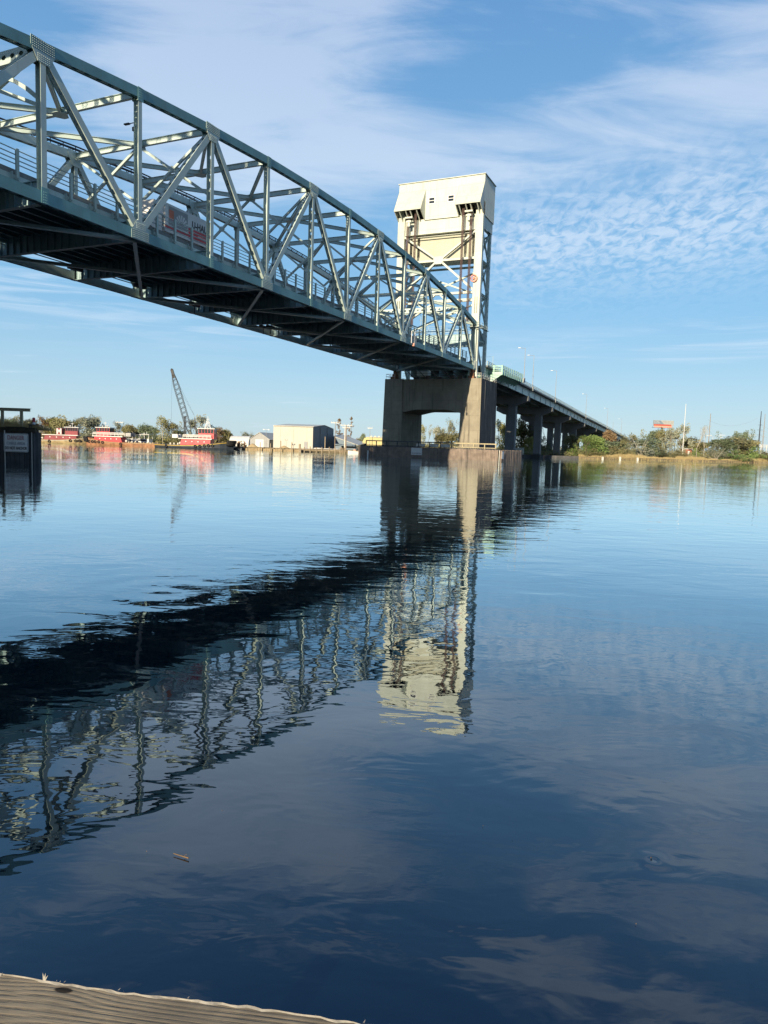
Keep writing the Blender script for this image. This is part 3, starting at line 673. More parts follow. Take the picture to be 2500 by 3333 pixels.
# ------------------------------------------------------------------ tower pier
def make_pier():
    pr = bthing('tower_pier', 'portal shaped concrete pier under the far lift tower, streaked and partly sunlit', 'pier')
    TP = 18.2; xa, xb = -1.5, 11.2
    m = MB()
    def col(y0, y1, yb0, yb1):
        v = [(xa, y0, TP), (xb, y0, TP), (xb, y1, TP), (xa, y1, TP), (xa-.25, yb0, 0), (xb+.2, yb0, 0), (xb+.2, yb1, 0), (xa-.25, yb1, 0)]
        m.add(v, [(0, 3, 2, 1)[::-1], (4, 5, 6, 7)[::-1], (0, 4, 5, 1)[::-1], (1, 5, 6, 2)[::-1], (2, 6, 7, 3)[::-1], (3, 7, 4, 0)[::-1]])
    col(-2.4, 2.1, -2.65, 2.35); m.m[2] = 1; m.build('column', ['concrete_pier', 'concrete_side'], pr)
    m = MB(); col(16.7, 21.2, 16.5, 21.45); m.build('column', 'concrete_pier', pr)
    m = MB(); nn = 16; x0, x1 = xa+.18, xb-.2
    def zb_(k): u_ = abs(2*k/nn-1); return 11.15-.75*max(0, u_-.55)/.45
    for k in range(nn):
        ya, yb = 2.1+14.6*k/nn, 2.1+14.6*(k+1)/nn; za, zb2 = zb_(k), zb_(k+1)
        m.add([(x0, ya, za), (x0, yb, zb2), (x0, yb, TP-.1), (x0, ya, TP-.1), (x1, ya, za), (x1, yb, zb2), (x1, yb, TP-.1), (x1, ya, TP-.1)], [(0, 1, 2, 3), (7, 6, 5, 4), (0, 4, 5, 1), (3, 2, 6, 7)])
    m.build('cross_wall', 'concrete_pier', pr)
    m = MB()
    for z in (14.4, 8.6, 7.3): 
        pass
    for y0, y1 in ((-2.5, -2.46),):
        m.box(xa+3, y0, .5, xa+3.05, y1, TP-.4)
    m.build('drain_pipe', 'concrete_bent', pr)
    m = MB()
    pts = [(xa+.2, -2.2), (xb-.3, -2.2)]
    def rail_(p, q, n_, h=1.15):
        for k in range(n_+1):
            x = p[0]+(q[0]-p[0])*k/n_; y = p[1]+(q[1]-p[1])*k/n_; m.cyl((x, y, TP), (x, y, TP+h), .04, n=5)
        for dz in (h, h*.5): m.cyl((p[0], p[1], TP+dz), (q[0], q[1], TP+dz), .045, n=5)
    rail_((xa+.15, -2.25), (xb-.2, -2.25), 8); rail_((xb-.2, -2.25), (xb-.2, 2), 3); rail_((xa+.15, -2.25), (xa+.15, -1.2), 1); rail_((xa+.15, 18.8), (xa+.15, 21.0), 2); rail_((xa+.15, 21.0), (xb-.3, 21.0), 7)
    m.build('handrail', 'white', pr)
    for t in (.2, TW-.2):
        m = MB(); m.box(-1.1, t-.7, TP+.003, .9, t+.7, TP+.55); m.box(-.7, t-.45, TP+.55, .5, t+.45, TP+1.2); m.box(-.5, t-.3, TP+1.2, .3, t+.3, 20.3)
        m.build('bearing', 'rust', pr)
    m = MB()
    for y in (3, 5, 8, 11, 14): m.box(-.2, y-.5, TP-.09, .8, y+.5, TP+.5+.3*(y % 2)); m.beam((-.3, y, TP-.05), (-.3, y+2, 20.0), .16, .16)
    m.box(-.9, 2, TP+.7, -.8, 17, TP+.76); m.box(-.9, 2, TP+1.2, -.8, 17, TP+1.26)
    m.build('machinery', 'dark_steel', pr)
    m = MB(); m.box(2.2, 21.2, 12.4, 3.2, 22.1, 12.6); m.cyl((2.3, 22.0, 12.6), (2.3, 22.0, 14.6), .05, n=5); m.box(2.2, 21.5, 14.4, 3.2, 22.2, 14.5); m.box(2.2, 21.5, 13.4, 3.2, 22.2, 13.45); m.build('signal_bracket', 'dark_steel', pr)
    return pr
pier = make_pier()
pier2 = dup(pier); pier2['label'] = 'matching concrete tower pier near the camera, past the left edge of the picture'
pier2.location = P0 + AX*(-12*PL) + AY*TW; pier2.rotation_euler = (0, 0, BROT+math.pi)

# timber fender round the pier
fd = bthing('timber_fender', 'low dark timber fender wall around the foot of the far bridge pier', 'fender')
m = MB(); rnd = random.Random(3)
def sheet(m, p, q, z0, z1, wd=.34, th=.28):
    p = Vector(p); q = Vector(q); L = (q-p).length; n_ = int(L/wd); a = (q-p)/L; nn = Vector((-a.y, a.x, 0))
    for k in range(n_):
        c = p+a*((k+.5)*L/n_)+nn*rnd.uniform(-.03, .03); h = z1+rnd.uniform(-.07, .07)
        m.obox((c.x, c.y, (z0+h)/2), a, nn, Z3, L/n_*.92, th, h-z0)
sheet(m, (-7, -8.5, 0), (-7, 24.9, 0), -1, 2.35); m.build('sheeting', 'wood_fender', fd)
m = MB(); sheet(m, (-6.6, -9.0, 0), (9.5, -9.6, 0), -1, 2.35); m.build('sheeting', 'wood_fender', fd); m = MB(); sheet(m, (-6.6, 25, 0), (12, 25.2, 0), -1, 2.3); m.build('sheeting', 'wood_fender', fd)
m = MB(); m.box(-6.85, -8.3, 2.2, -4.4, 24.7, 2.44); m.box(-6.8, -8.9, 2.2, 9, -6.6, 2.44); m.box(-6.8, 22.8, 2.2, 12, 24.8, 2.44); m.build('walkway_deck', 'wood_dark', fd)
m = MB()
for k in range(62): m.box(-6.95, -8.3+k*.53, 2.5, -6.3+.1*(k % 3), -8.1+k*.53, 2.66)
m.build('deck_beam', 'wood_dark', fd)
rails = []
for y0, y1, mm in ((-7.4, 2.6, 'timber_frame'), (2.7, 23.9, 'wood_dark')):
    m = MB(); n_ = int((y1-y0)/2.4)
    for k in range(n_+1): y = y0+(y1-y0)*k/n_; m.box(-5.2, y-.09, 2.4, -5.02, y+.09, 3.6)
    m.box(-5.24, y0-.2, 3.5, -5.0, y1, 3.72); m.box(-5.24, y0, 2.62, -5.2, y1, 2.8) if mm == 'timber_frame' else None
    m.build('handrail', mm, fd)
m = MB()
for y in (3.2, 6, 9.2): m.prism([(-4.9, y, 2.5), (-4.9, y+2.2, 2.5), (-4.6, y+2.2, 3.3), (-4.6, y, 3.3)], (.05, 0, 0))
m.build('tarp_panel', 'white_dirty', fd)
m = MB(); m.box(-7.32, 8.9, .7, -7.26, 11.5, 2.25); sg = m.build('sign', 'white', fd)
lettering('DO NOT ANCHOR', .3, 2.2, 'dark_steel', fd, face_mtx((-7.34, 10.2, 1.05), (0, -1, 0), (0, 0, 1)))
m = MB(); m.box(-7.3, 22.2, -.3, -7.22, 22.5, 1.3); m.box(-6.95, -9.35, .5, -5.5, -9.3, 2.1); m.build('gauge_board', 'white', fd)
m = MB(); m.cyl((-7.1, -8.8, -1), (-7.1, -8.8, 2.3), .09); m.build('corner_pipe', 'white_dirty', fd)

# ------------------------------------------------------------------ approach viaduct
def zg(s):                                                 # girder bottom
    P_ = [(8, 17.2), (54, 15.9), (90, 14.85), (125, 13.7), (161, 12.5), (194, 11.6), (216, 10.95), (250, 9.9), (282, 8.8), (330, 7.2), (420, 4.0)]
    for (a, za), (b, zb2) in zip(P_, P_[1:]):
        if s <= b: return za+(zb2-za)*(s-a)/(b-a)+Q
    return 4+Q
ap = bthing('approach_viaduct', 'long steel girder viaduct descending from the tower to the far wooded bank', 'viaduct')
st_ = [8.9+k*8 for k in range(52)]
for t in (.5, 4.1, 7.8, 11.5, 15.2, 18.9):
    m = MB()
    for a, b in zip(st_, st_[1:]):
        za, zb2 = zg(a), zg(b)
        m.beam((a, t, za+1.0), (b, t, zb2+1.0), .03, 2.0); m.beam((a, t, za), (b, t, zb2), .42, .05); m.beam((a, t, za+2), (b, t, zb2+2), .4, .05)
        if t in (.5, 18.9): m.box(a-.1, t-.18 if t < 1 else t, za, a+.1, t if t < 1 else t+.18, za+2)
    m.build('girder', 'paint_pale' if t in (.5, 18.9) else 'paint_under', ap)
m = MB()
for a, b in zip(st_, st_[1:]):
    c = (a+b)/2; z = zg(c)
    for y in (.5, 4.1, 7.8, 11.5, 15.2): m.beam((c, y, z+.2), (c, y+3.6, z+1.6), .12, .12, side=(1, 0, 0)); m.beam((c+.15, y, z+1.6), (c+.15, y+3.6, z+.2), .12, .12, side=(1, 0, 0))
m.build('cross_frame', 'paint_under', ap)
m = MB()
for a, b in zip(st_, st_[1:]):
    za, zb2 = zg(a)+2.06, zg(b)+2.06
    m.add([(a, -.6, za), (a, 20.1, za), (a, 20.1, za+.35), (a, -.6, za+.35), (b, -.6, zb2), (b, 20.1, zb2), (b, 20.1, zb2+.35), (b, -.6, zb2+.35)], [(0, 1, 2, 3), (7, 6, 5, 4), (0, 4, 5, 1), (1, 5, 6, 2), (2, 6, 7, 3), (3, 7, 4, 0)])
m.build('deck', 'concrete_bent', ap)
for t in (-.45, 19.95):
    m = MB()
    for a, b in zip(st_, st_[1:]):
        za, zb2 = zg(a)+2.41, zg(b)+2.41
        for dz in (.35, .7, 1.05): m.beam((a, t, za+dz), (b, t, zb2+dz), .1, .1)
        m.beam((a, t, za+.1), (b, t, zb2+.1), .2, .2)
        for k in range(4): s = a+k*2; z = zg(s)+2.4; m.box(s-.07, t-.07, z, s+.07, t+.07, z+1.1)
    m.build('railing', 'paint_pale', ap)
# wide green landing beside the tower
m = MB()
m.box(13.5, -2.9, 20.55, 34, -.61, 20.95); m.prism([(13.5, -2.9, 20.54), (13.5, -.62, 20.54), (13.5, -.62, 19.0)], (.1, 0, 0))
for k in range(9): s = 14+k*2.4; m.prism([(s, -2.9, 20.54), (s, -.62, 20.54), (s, -.62, 19.3)], (.1, 0, 0))
m.prism([(13.45, -.6, 20.9), (13.45, 6, 20.9), (13.45, 6, 19.2), (13.45, -.6, 18.9)], (-.05, 0, 0))
m.box(13.4, -2.95, 20.4, 13.5, 6, 21.2); m.box(13.5, -2.99, 20.5, 34, -2.9, 21.2)
ld = m.build('side_landing', 'paint_mint', ap)
m = MB()
for k in range(11): s = 13.6+k*2.03; m.box(s-.14, -3.06, 20.5, s+.14, -2.98, 22.75); m.box(s-.03, -2.98, 20.5, s+.03, -2.85, 22.7)
for k in range(5): y = -2.9+k*2.0; m.box(13.3, y-.12, 20.5, 13.38, y+.12, 22.75)
for z in (21.55, 21.95, 22.35, 22.65): m.box(13.6, -2.95, z-.06, 34, -2.87, z+.06); m.box(13.38, -2.9, z-.06, 13.46, 6, z+.06)
m.build('post_rail', 'paint_mint', ap)
m = MB()
for s, t in ((13.5, -.5), (13.5, 2.5), (13.5, 6)): m.cyl((s, t, 21), (s, t, 24.9), .05, n=5)
m.cyl((13.5, -.5, 24.8), (13.5, 6, 24.8), .02, n=4)
m.build('fence_post', 'paint_pale', ap)

def bent(s, label, dcol=2.3, y1=1.0):
    b = bthing('bridge_bent', label, 'bridge pier', 'concrete piers under the approach viaduct'); zc = zg(s)-.12; hw = 1.2
    for ya, yb in ((3.3, 5.6), (13.4, 15.7)):
        m = MB(); m.box(s-1.1, ya, -1, s+1.1, yb, zc-1.45); m.box(s-1.35, ya-.25, -1, s+1.35, yb+.25, y1 if s > 70 else 1.5)
        m.build('column', 'concrete_bent', b)
    pr_ = [(-.35, zc), (19.2, zc), (19.2, zc-1.35), (16.6, zc-2.55), (15.75, zc-2.7), (15.0, zc-2.75), (12.6, zc-2.4), (10.8, zc-2.2), (8.2, zc-2.2), (6.2, zc-2.4), (4.0, zc-2.75), (3.2, zc-2.7), (2.3, zc-2.5), (-.35, zc-1.35)]
    m = MB(); m.prism([(s-hw, y, z) for y, z in pr_], (2*hw, 0, 0)); m.build('cap_beam', 'concrete_bent', b)
    m = MB()
    for t in (.5, 4.1, 7.8, 11.5, 15.2, 18.9): m.box(s-.3, t-.3, zc+.003, s+.3, t+.3, zc+.1)
    m.build('bearing', 'dark_steel', b)
    return b
for s, lb in ((54, 'first concrete bent behind the tower pier, closest to the lift tower'), (90, 'second concrete bent of the viaduct, wide cap with slanting ends'),
              (125, 'third concrete bent of the viaduct, standing in the water'), (161, 'fourth concrete bent of the viaduct at the edge of the water'), (197, 'fifth concrete bent, under the viaduct where bushes begin'),
              (233, 'sixth concrete bent, half hidden behind bushes'), (262, 'seventh concrete bent, mostly hidden by bushes'), (290, 'eighth concrete bent, low behind the trees'), (318, 'ninth and smallest concrete bent, at the tree tops')):
    o_ = bent(s, lb)
    if s in (54, 90): near_bents = (globals().get('near_bents') or [])+[o_]
def mirrored(o, label):
    c = dup(o); c['label'] = label; c.location = P0 + AX*(-12*PL) + AY*TW; c.rotation_euler = (0, 0, BROT+math.pi)
for o_, nm_ in zip(near_bents, ('nearest to its tower', 'second from its tower')): mirrored(o_, 'concrete bent of the near side viaduct past the left edge, '+nm_)
mirrored(ap, 'matching near side viaduct running off beyond the left edge of the picture')
# lamp posts along the viaduct
for s, t, h, lb in ((37, -2.6, 9.0, 'tall grey lamp post rising from the green landing beside the tower'), (57, -.45, 10.2, 'second grey lamp post along the viaduct from the tower'), (92, -.45, 10.5, 'third grey lamp post along the viaduct from the tower'),
                    (160, -.45, 10.2, 'fourth grey lamp post along the viaduct, above the water edge'), (232, -.45, 10.5, 'fifth grey lamp post along the viaduct, above the bushes'), (300, -.45, 10.5, 'farthest grey lamp post at the low end of the viaduct')):
    b = bthing('lamp_post', lb, 'lamp post', 'lamp posts along the viaduct railing'); z = zg(s)+2.0
    m = MB(); m.cyl((s, t, z+1.0), (s, t, z+h), .11, .055, n=8); m.box(s-.3, t-.3, z-.2, s+.3, t+.3, z+1.0); m.build('pole', 'grey_wall', b)
    m = MB(); m.cyl((s, t, z+h-.05), (s, t+1.5, z+h+.12), .05, n=5); m.build('arm', 'grey_wall', b)
    m = MB(); m.box(s-.14, t+1.3, z+h+.06, s+.14, t+2.0, z+h+.2); m.build('lamp_head', 'white', b)

# ------------------------------------------------------------------ water and land
m = bpy.data.materials.new('river_water'); m.use_nodes = True; t = NT(m.node_tree); b = t.n['Principled BSDF']; MAT['river_water'] = m
co = t.new('ShaderNodeTexCoord').outputs['Object']
calm = t.ramp(t.noise(t.mapping(co, (1, 1, 1), (5, 3, 0)), 0.022, 3, 0.5), 0.36, 0.66, 0.25, 1.0)
big = t.noise(t.mapping(co, (.8, 1, 1), (0, 0, 0), (0, 0, R(20))), 0.34, 2, 0.45, 0.3)
mid = t.noise(t.mapping(co, (.75, 1.25, 1), (9, 2, 0), (0, 0, R(-15))), 1.15, 3, 0.5, 0.5)
fin = t.noise(t.mapping(co, (.7, 1.4, 1), (1, 7, 0), (0, 0, R(10))), 3.2, 3, 0.5, 0.4)
h = t.math('MULTIPLY', big, 0.017)
h = t.math('ADD', h, t.math('MULTIPLY', t.math('MULTIPLY', mid, calm), 0.020))
py_ = t.new('ShaderNodeSeparateXYZ'); t.l.new(co, py_.inputs[0]); near_ = t.ramp(py_.outputs[1], 8, 55, 0.26, 1.0)
rip = t.ramp(t.noise(t.mapping(co, (.6, 1, 1), (2, 8, 0)), 0.05, 4, 0.6, 0.6), 0.42, 0.64, 0.05, 1.0)
h = t.math('ADD', h, t.math('MULTIPLY', t.math('MULTIPLY', fin, t.math('MULTIPLY', rip, near_)), 0.0085))
bn = t.new('ShaderNodeBump'); bn.inputs['Strength'].default_value = 1.0; bn.inputs['Distance'].default_value = 1.0
def swirl(cx, cy, r0, amp, k):
    dx_ = t.math('SUBTRACT', py_.outputs[0], cx); dy_ = t.math('SUBTRACT', py_.outputs[1], cy); r_ = t.math('SQRT', t.math('ADD', t.math('MULTIPLY', dx_, dx_), t.math('MULTIPLY', dy_, dy_)))
    q_ = t.math('DIVIDE', r_, r0); e_ = t.math('EXPONENT', t.math('MULTIPLY', t.math('MULTIPLY', q_, q_), -1.0))
    return t.math('MULTIPLY', t.math('MULTIPLY', e_, t.math('COSINE', t.math('MULTIPLY', t.math('ADD', r_, t.math('MULTIPLY', mid, .1)), k))), amp)
for px_, py__, r0, am, k in ((2130, 2800, .11, -.0018, 26), (1700, 2490, .7, .0003, 22), (2290, 2680, .30, .0002, 36), (520, 1925, 1.7, .0017, 8)):
    d_ = ray(px_, py__); kk = -CAM_Z/d_.z; h = t.math('ADD', h, swirl(d_.x*kk, d_.y*kk, r0, am, k))
t.l.new(h, bn.inputs['Height'])
fr = t.new('ShaderNodeFresnel'); fr.inputs['IOR'].default_value = 1.333; t.l.new(bn.outputs[0], fr.inputs['Normal'])
fac = t.math('MULTIPLY', t.math('POWER', fr.outputs[0], 0.75), 1.5, clamp=True)
gl = t.new('ShaderNodeBsdfGlossy'); gl.inputs['Color'].default_value = (0.90, 0.97, 1.0, 1); gl.inputs['Roughness'].default_value = 0.008; t.l.new(bn.outputs[0], gl.inputs['Normal'])
t.n.remove(b); df = t.new('ShaderNodeBsdfDiffuse'); df.inputs['Color'].default_value = (0.001, 0.004, 0.009, 1)
ms = t.new('ShaderNodeMixShader'); t.l.new(fac, ms.inputs[0]); t.l.new(df.outputs[0], ms.inputs[1]); t.l.new(gl.outputs[0], ms.inputs[2]); t.l.new(ms.outputs[0], [n_ for n_ in t.n if n_.type == 'OUTPUT_MATERIAL'][0].inputs[0])
mb = MB(); mb.quad((-3000, -400, 0), (3000, -400, 0), (3000, 5000, 0), (-3000, 5000, 0)); structure(mb.build('river', 'river_water'))

SH = [(-1500, 1436, 300), (-100, 1436, 236), (130, 1439, 226), (300, 1446, 216), (530, 1456, 206), (800, 1465, 203), (1000, 1471, 203), (1160, 1476, 208), (1500, 1480, 225), (1700, 1486, 250), (1880, 1493, 266), (1960, 1496, 268), (2100, 1500, 285), (2250, 1502, 300), (2400, 1506, 318), (2520, 1508, 332), (3500, 1520, 380)]
def shoreD(px):
    for (a, _, da), (b_, _, db) in zip(SH, SH[1:]):
        if a <= px <= b_: return da+(db-da)*(px-a)/(b_-a)
    return 250
def hx(px, D):
    'x of a photo column at the horizon height, distance D'
    py = 1411+px*.0325; p = ray(px, py); return p.x/p.y*D
GZ = 0.85
m = MB(); pts = [(hx(a, d), d) for a, _, d in SH]; far = [(x*18, 4500) for x, y in pts]
for (a, b_), (c, d) in zip(zip(pts, pts[1:]), zip(far, far[1:])):
    m.quad((a[0], a[1], GZ), (b_[0], b_[1], GZ), (d[0], d[1], GZ+1), (c[0], c[1], GZ+1))
    m.quad((a[0], a[1], GZ), (a[0], a[1]-1.2, -.5), (b_[0], b_[1]-1.2, -.5), (b_[0], b_[1], GZ))
structure(m.build('ground', 'ground'))

# ------------------------------------------------------------------ plants
def leafcloud(m, c, r, n, size, rnd, flat=1.0):
    for _ in range(n):
        while True:
            p = Vector((rnd.uniform(-1, 1), rnd.uniform(-1, 1), rnd.uniform(-1, 1)))
            if .2 < p.length < 1: break
        p = Vector((p.x*r, p.y*r, p.z*r*flat))+c
        a = Vector((rnd.gauss(0, 1), rnd.gauss(0, 1), rnd.gauss(0, 1))).normalized(); b = a.orthogonal().normalized()
        s = size*rnd.uniform(.6, 1.3); m.add([p-a*s, p+b*s*.45, p+a*s, p-b*s*.5], [(0, 1, 2, 3)])
TREES = {}
def tree_proto(kind, seed):
    'returns (crown mesh builder, trunk mesh builder, leaf, bark); unit height 10'
    rnd = random.Random(seed); cr_ = MB(); tr = MB(); H = 10
    def limb(p, d, L, r, depth, tips):
        q = p+d*L; tr.cyl(p, q, r, r*.6, n=5, cap=False)
        if depth == 0: tips.append(q); return
        for _ in range(3 if depth > 1 else 2+rnd.randint(0, 1)):
            nd = (d+Vector((rnd.uniform(-1, 1), rnd.uniform(-1, 1), rnd.uniform(-.25, .7)))*.75).normalized()
            limb(q, nd, L*rnd.uniform(.55, .8), r*.58, depth-1, tips)
    tips = []
    if kind == 'round':
        limb(Vector((0, 0, -.3)), Z3, 2.4, .2, 3, tips)
        for c in tips: leafcloud(cr_, c, rnd.uniform(.8, 1.3), 60, .24, rnd, .75)
        for _ in range(26): z = rnd.uniform(.4, 6.5); a = rnd.uniform(0, 6.28); q = (2.6-abs(z-3)*.35)*rnd.random()**.5; leafcloud(cr_, Vector((q*math.cos(a), q*math.sin(a), z)), rnd.uniform(.8, 1.3), 62, .24, rnd)
    elif kind == 'loose':
        limb(Vector((0, 0, -.3)), Vector((.05, 0, 1)).normalized(), 2.6, .17, 3, tips)
        for c in tips: leafcloud(cr_, c, rnd.uniform(.5, 1.05), 34, .2, rnd, 1.0)
        for _ in range(24): leafcloud(cr_, Vector((rnd.gauss(0, 1.5), rnd.gauss(0, 1.5), rnd.uniform(.4, 6.5))), rnd.uniform(.7, 1.1), 40, .2, rnd)
    elif kind == 'cypress':
        tr.cyl((0, 0, -.3), (.15, 0, 9.8), .16, .03, n=6)
        for k in range(26):
            z = rnd.uniform(1.6, 9.6); L = (10.3-z)*.22*rnd.uniform(.6, 1.5); an = rnd.uniform(0, 6.28); d = Vector((math.cos(an), math.sin(an), rnd.uniform(.1, .6)))
            tr.cyl((0, 0, z), Vector((0, 0, z))+d*L, .04, .02, n=4); leafcloud(cr_, Vector((0, 0, z))+d*L, .36, 28, .15, rnd, .7); leafcloud(cr_, Vector((0, 0, z))+d*L*.5, .3, 18, .14, rnd, .7)
    elif kind == 'bare':
        limb(Vector((0, 0, -.3)), Z3, 3.4, .13, 4, tips)
        for c in tips[::5]: leafcloud(cr_, c, .3, 3, .12, rnd)
    elif kind == 'bush':
        H = 5
        for k in range(5): an = k*1.25; tr.cyl((0, 0, -.2), (math.cos(an)*1.2, math.sin(an)*1.2, 2.2), .08, .03, n=4)
        for _ in range(30):
            a = rnd.uniform(0, 6.28); rr = rnd.uniform(0, 2.6); z = rnd.uniform(.3, 4.3-rr*.85); leafcloud(cr_, Vector((math.cos(a)*rr, math.sin(a)*rr, z)), rnd.uniform(.5, .95), 55, .17, rnd)
    elif kind == 'snag':
        for k in range(8):
            an = rnd.uniform(0, 6.28); p = Vector((0, 0, 0)); d = Vector((math.cos(an), math.sin(an)*.6, rnd.uniform(.25, 1.1))).normalized(); L = rnd.uniform(1.6, 2.8); r = .11
            for j in range(4): q = p+d*L*.6; tr.cyl(p, q, r, r*.7, n=5, cap=False); tips.append(q); p = q; r *= .7; d = (d+Vector((rnd.uniform(-.7, .7), rnd.uniform(-.5, .5), rnd.uniform(-.3, .5)))).normalized()
        for c in tips[1::3]: leafcloud(cr_, c, .7, 16, .16, rnd)
    return cr_, tr
def tree(kind, var, leaf, bark, loc, h, wd, label, group, name=None, cat='tree'):
    key = (kind, var, leaf)
    r = thing(name or {'bush': 'bush', 'bare': 'bare_tree', 'cypress': 'cypress_tree', 'snag': 'dead_tree'}.get(kind, 'tree'), label, cat, loc, random.uniform(0, 6.28) if kind not in ('cypress',) else 0, group)
    if key not in TREES:
        c, t_ = tree_proto(kind, hash((kind, var)) % 1000 if False else sum(map(ord, kind))+var*17)
        zs = [v[2] for v in c.v+t_.v]; xs = [abs(v[0]) for v in c.v+t_.v]+[abs(v[1]) for v in c.v+t_.v]; xs.sort()
        co_ = c.build('crown' if kind != 'bush' else 'foliage', leaf, r); to = t_.build('trunk' if kind not in ('bush', 'snag') else 'branches', bark, r)
        TREES[key] = (co_, to, max(zs), xs[int(len(xs)*.97)])
    else:
        for o in TREES[key][:2]: c = o.copy(); COL.objects.link(c); c.parent = r
    k = TREES[key]; r.scale = (wd/2/k[3], wd/2/k[3], h/k[2]); return r
ORD = ['first', 'second', 'third', 'fourth', 'fifth', 'sixth', 'seventh', 'eighth', 'ninth', 'tenth', 'eleventh', 'twelfth', 'thirteenth', 'fourteenth', 'fifteenth', 'sixteenth', 'seventeenth', 'eighteenth', 'nineteenth', 'twentieth']
DESC = {'leaf_dark': 'dark green', 'leaf_olive': 'olive', 'leaf_yellow': 'yellow green', 'leaf_green': 'bright green', 'leaf_rust': 'rusty brown', 'leaf_grey': 'grey green'}
def row(items, where, group, z=GZ, cat='tree'):
    'items: px, top py, width px, distance behind the shore, kind, variant, leaf'
    for i, (px, py, wpx, back, kind, var, leaf) in enumerate(items):
        D = shoreD(px)+back; x = hx(px, D); top = at(px, py, D).z; h = top-z
        kd = {'round': 'broad tree', 'loose': 'airy tree', 'bush': 'bush', 'bare': 'leafless tree', 'cypress': 'ragged conifer', 'snag': 'tangled pale tree'}[kind]
        tree(kind, var, leaf, 'bark_pale' if kind in ('bare', 'snag') or leaf == 'leaf_yellow' else 'bark', (x, D, z), h*(1.17 if px > 1880 else 1.04), wpx*D/F*(1.22 if px > 1880 else 1.05), '%s %s %s, %s from left' % (DESC[leaf], kd, where, ORD[i]), group, cat='bush' if kind == 'bush' else 'tree')
row([(15, 1357, 62, 14, 'round', 1, 'leaf_dark'), (55, 1352, 60, 20, 'loose', 2, 'leaf_olive'), (98, 1362, 60, 16, 'round', 2, 'leaf_grey'), (138, 1353, 44, 10, 'loose', 1, 'leaf_rust'), (166, 1357, 48, 20, 'round', 2, 'leaf_yellow'), (200, 1352, 58, 16, 'round', 3, 'leaf_olive'),
     (236, 1366, 40, 24, 'loose', 3, 'leaf_grey'), (258, 1358, 50, 22, 'loose', 1, 'leaf_olive'), (292, 1350, 52, 14, 'round', 1, 'leaf_grey'), (318, 1356, 40, 20, 'loose', 2, 'leaf_grey'), (350, 1386, 46, 16, 'round', 3, 'leaf_olive'),
     (383, 1372, 46, 24, 'loose', 1, 'leaf_grey'), (414, 1381, 40, 16, 'round', 2, 'leaf_olive'), (440, 1392, 34, 22, 'round', 3, 'leaf_grey')],
    'behind the left tugboats', 'trees behind the left tugboats')
row([(470, 1376, 44, 18, 'round', 1, 'leaf_dark'), (497, 1388, 34, 18, 'round', 2, 'leaf_dark'), (530, 1354, 58, 8, 'loose', 2, 'leaf_yellow'), (560, 1372, 52, 10, 'loose', 3, 'leaf_olive'), (585, 1396, 40, 20, 'round', 1, 'leaf_dark'), (645, 1350, 66, 12, 'loose', 1, 'leaf_grey'), (690, 1384, 50, 18, 'round', 3, 'leaf_dark'),
     (712, 1390, 44, 16, 'loose', 2, 'leaf_rust'), (737, 1397, 44, 20, 'round', 2, 'leaf_olive'), (768, 1421, 30, 30, 'round', 1, 'leaf_olive'), (795, 1403, 40, 60, 'loose', 1, 'leaf_grey'), (818, 1410, 34, 70, 'loose', 3, 'leaf_grey'), (870, 1410, 40, 90, 'round', 2, 'leaf_olive')],
    'between yacht and grey shed', 'trees between yacht and shed')
row([(1103, 1364, 36, 45, 'cypress', 1, 'leaf_rust'), (1141, 1358, 34, 45, 'cypress', 2, 'leaf_rust'), (1184, 1410, 16, 50, 'round', 2, 'leaf_dark'), (1172, 1424, 40, 90, 'round', 1, 'leaf_olive')], 'right of the cream warehouse', 'trees right of the warehouse')
row([(1372, 1378, 34, 40, 'loose', 2, 'leaf_yellow'), (1392, 1395, 18, 45, 'bare', 1, 'leaf_grey'), (1424, 1384, 46, 60, 'loose', 3, 'leaf_grey'), (1440, 1408, 50, 50, 'round', 2, 'leaf_olive'), (1462, 1362, 44, 55, 'loose', 1, 'leaf_grey'), (1478, 1400, 52, 45, 'round', 3, 'leaf_olive'), (1508, 1412, 40, 50, 'round', 1, 'leaf_dark')],
    'seen through the pier opening', 'trees seen through the pier')
row([(1624, 1366, 50, 30, 'loose', 2, 'leaf_yellow'), (1650, 1372, 54, 34, 'round', 3, 'leaf_yellow'), (1682, 1358, 60, 40, 'loose', 1, 'leaf_olive'), (1706, 1376, 54, 30, 'round', 2, 'leaf_olive'), (1722, 1420, 40, 20, 'round', 2, 'leaf_yellow'), (1766, 1420, 50, 25, 'bush', 1, 'leaf_dark'), (1782, 1382, 48, 60, 'bare', 2, 'leaf_rust'), (1800, 1400, 40, 70, 'loose', 3, 'leaf_grey'),
     (1850, 1412, 44, 40, 'round', 2, 'leaf_olive'), (1870, 1440, 40, 18, 'bush', 2, 'leaf_green')],
    'between the viaduct columns', 'trees between the viaduct columns')
row([(1908, 1425, 66, 8, 'loose', 2, 'leaf_green'), (1940, 1424, 52, 14, 'round', 2, 'leaf_green'), (1934, 1462, 60, 3, 'bush', 1, 'leaf_olive'), (1984, 1437, 70, 20, 'round', 1, 'leaf_dark'), (1982, 1408, 36, 55, 'round', 2, 'leaf_rust'), (2042, 1419, 70, 30, 'loose', 1, 'leaf_olive'), (2022, 1440, 60, 12, 'bush', 1, 'leaf_olive'),
     (2085, 1424, 90, 10, 'snag', 1, 'leaf_grey'), (2070, 1440, 90, 14, 'bush', 2, 'leaf_grey'), (2110, 1450, 76, 16, 'bush', 1, 'leaf_dark'), (2102, 1425, 60, 50, 'round', 3, 'leaf_dark')],
    'on the bank right of the viaduct', 'bushes right of the viaduct')
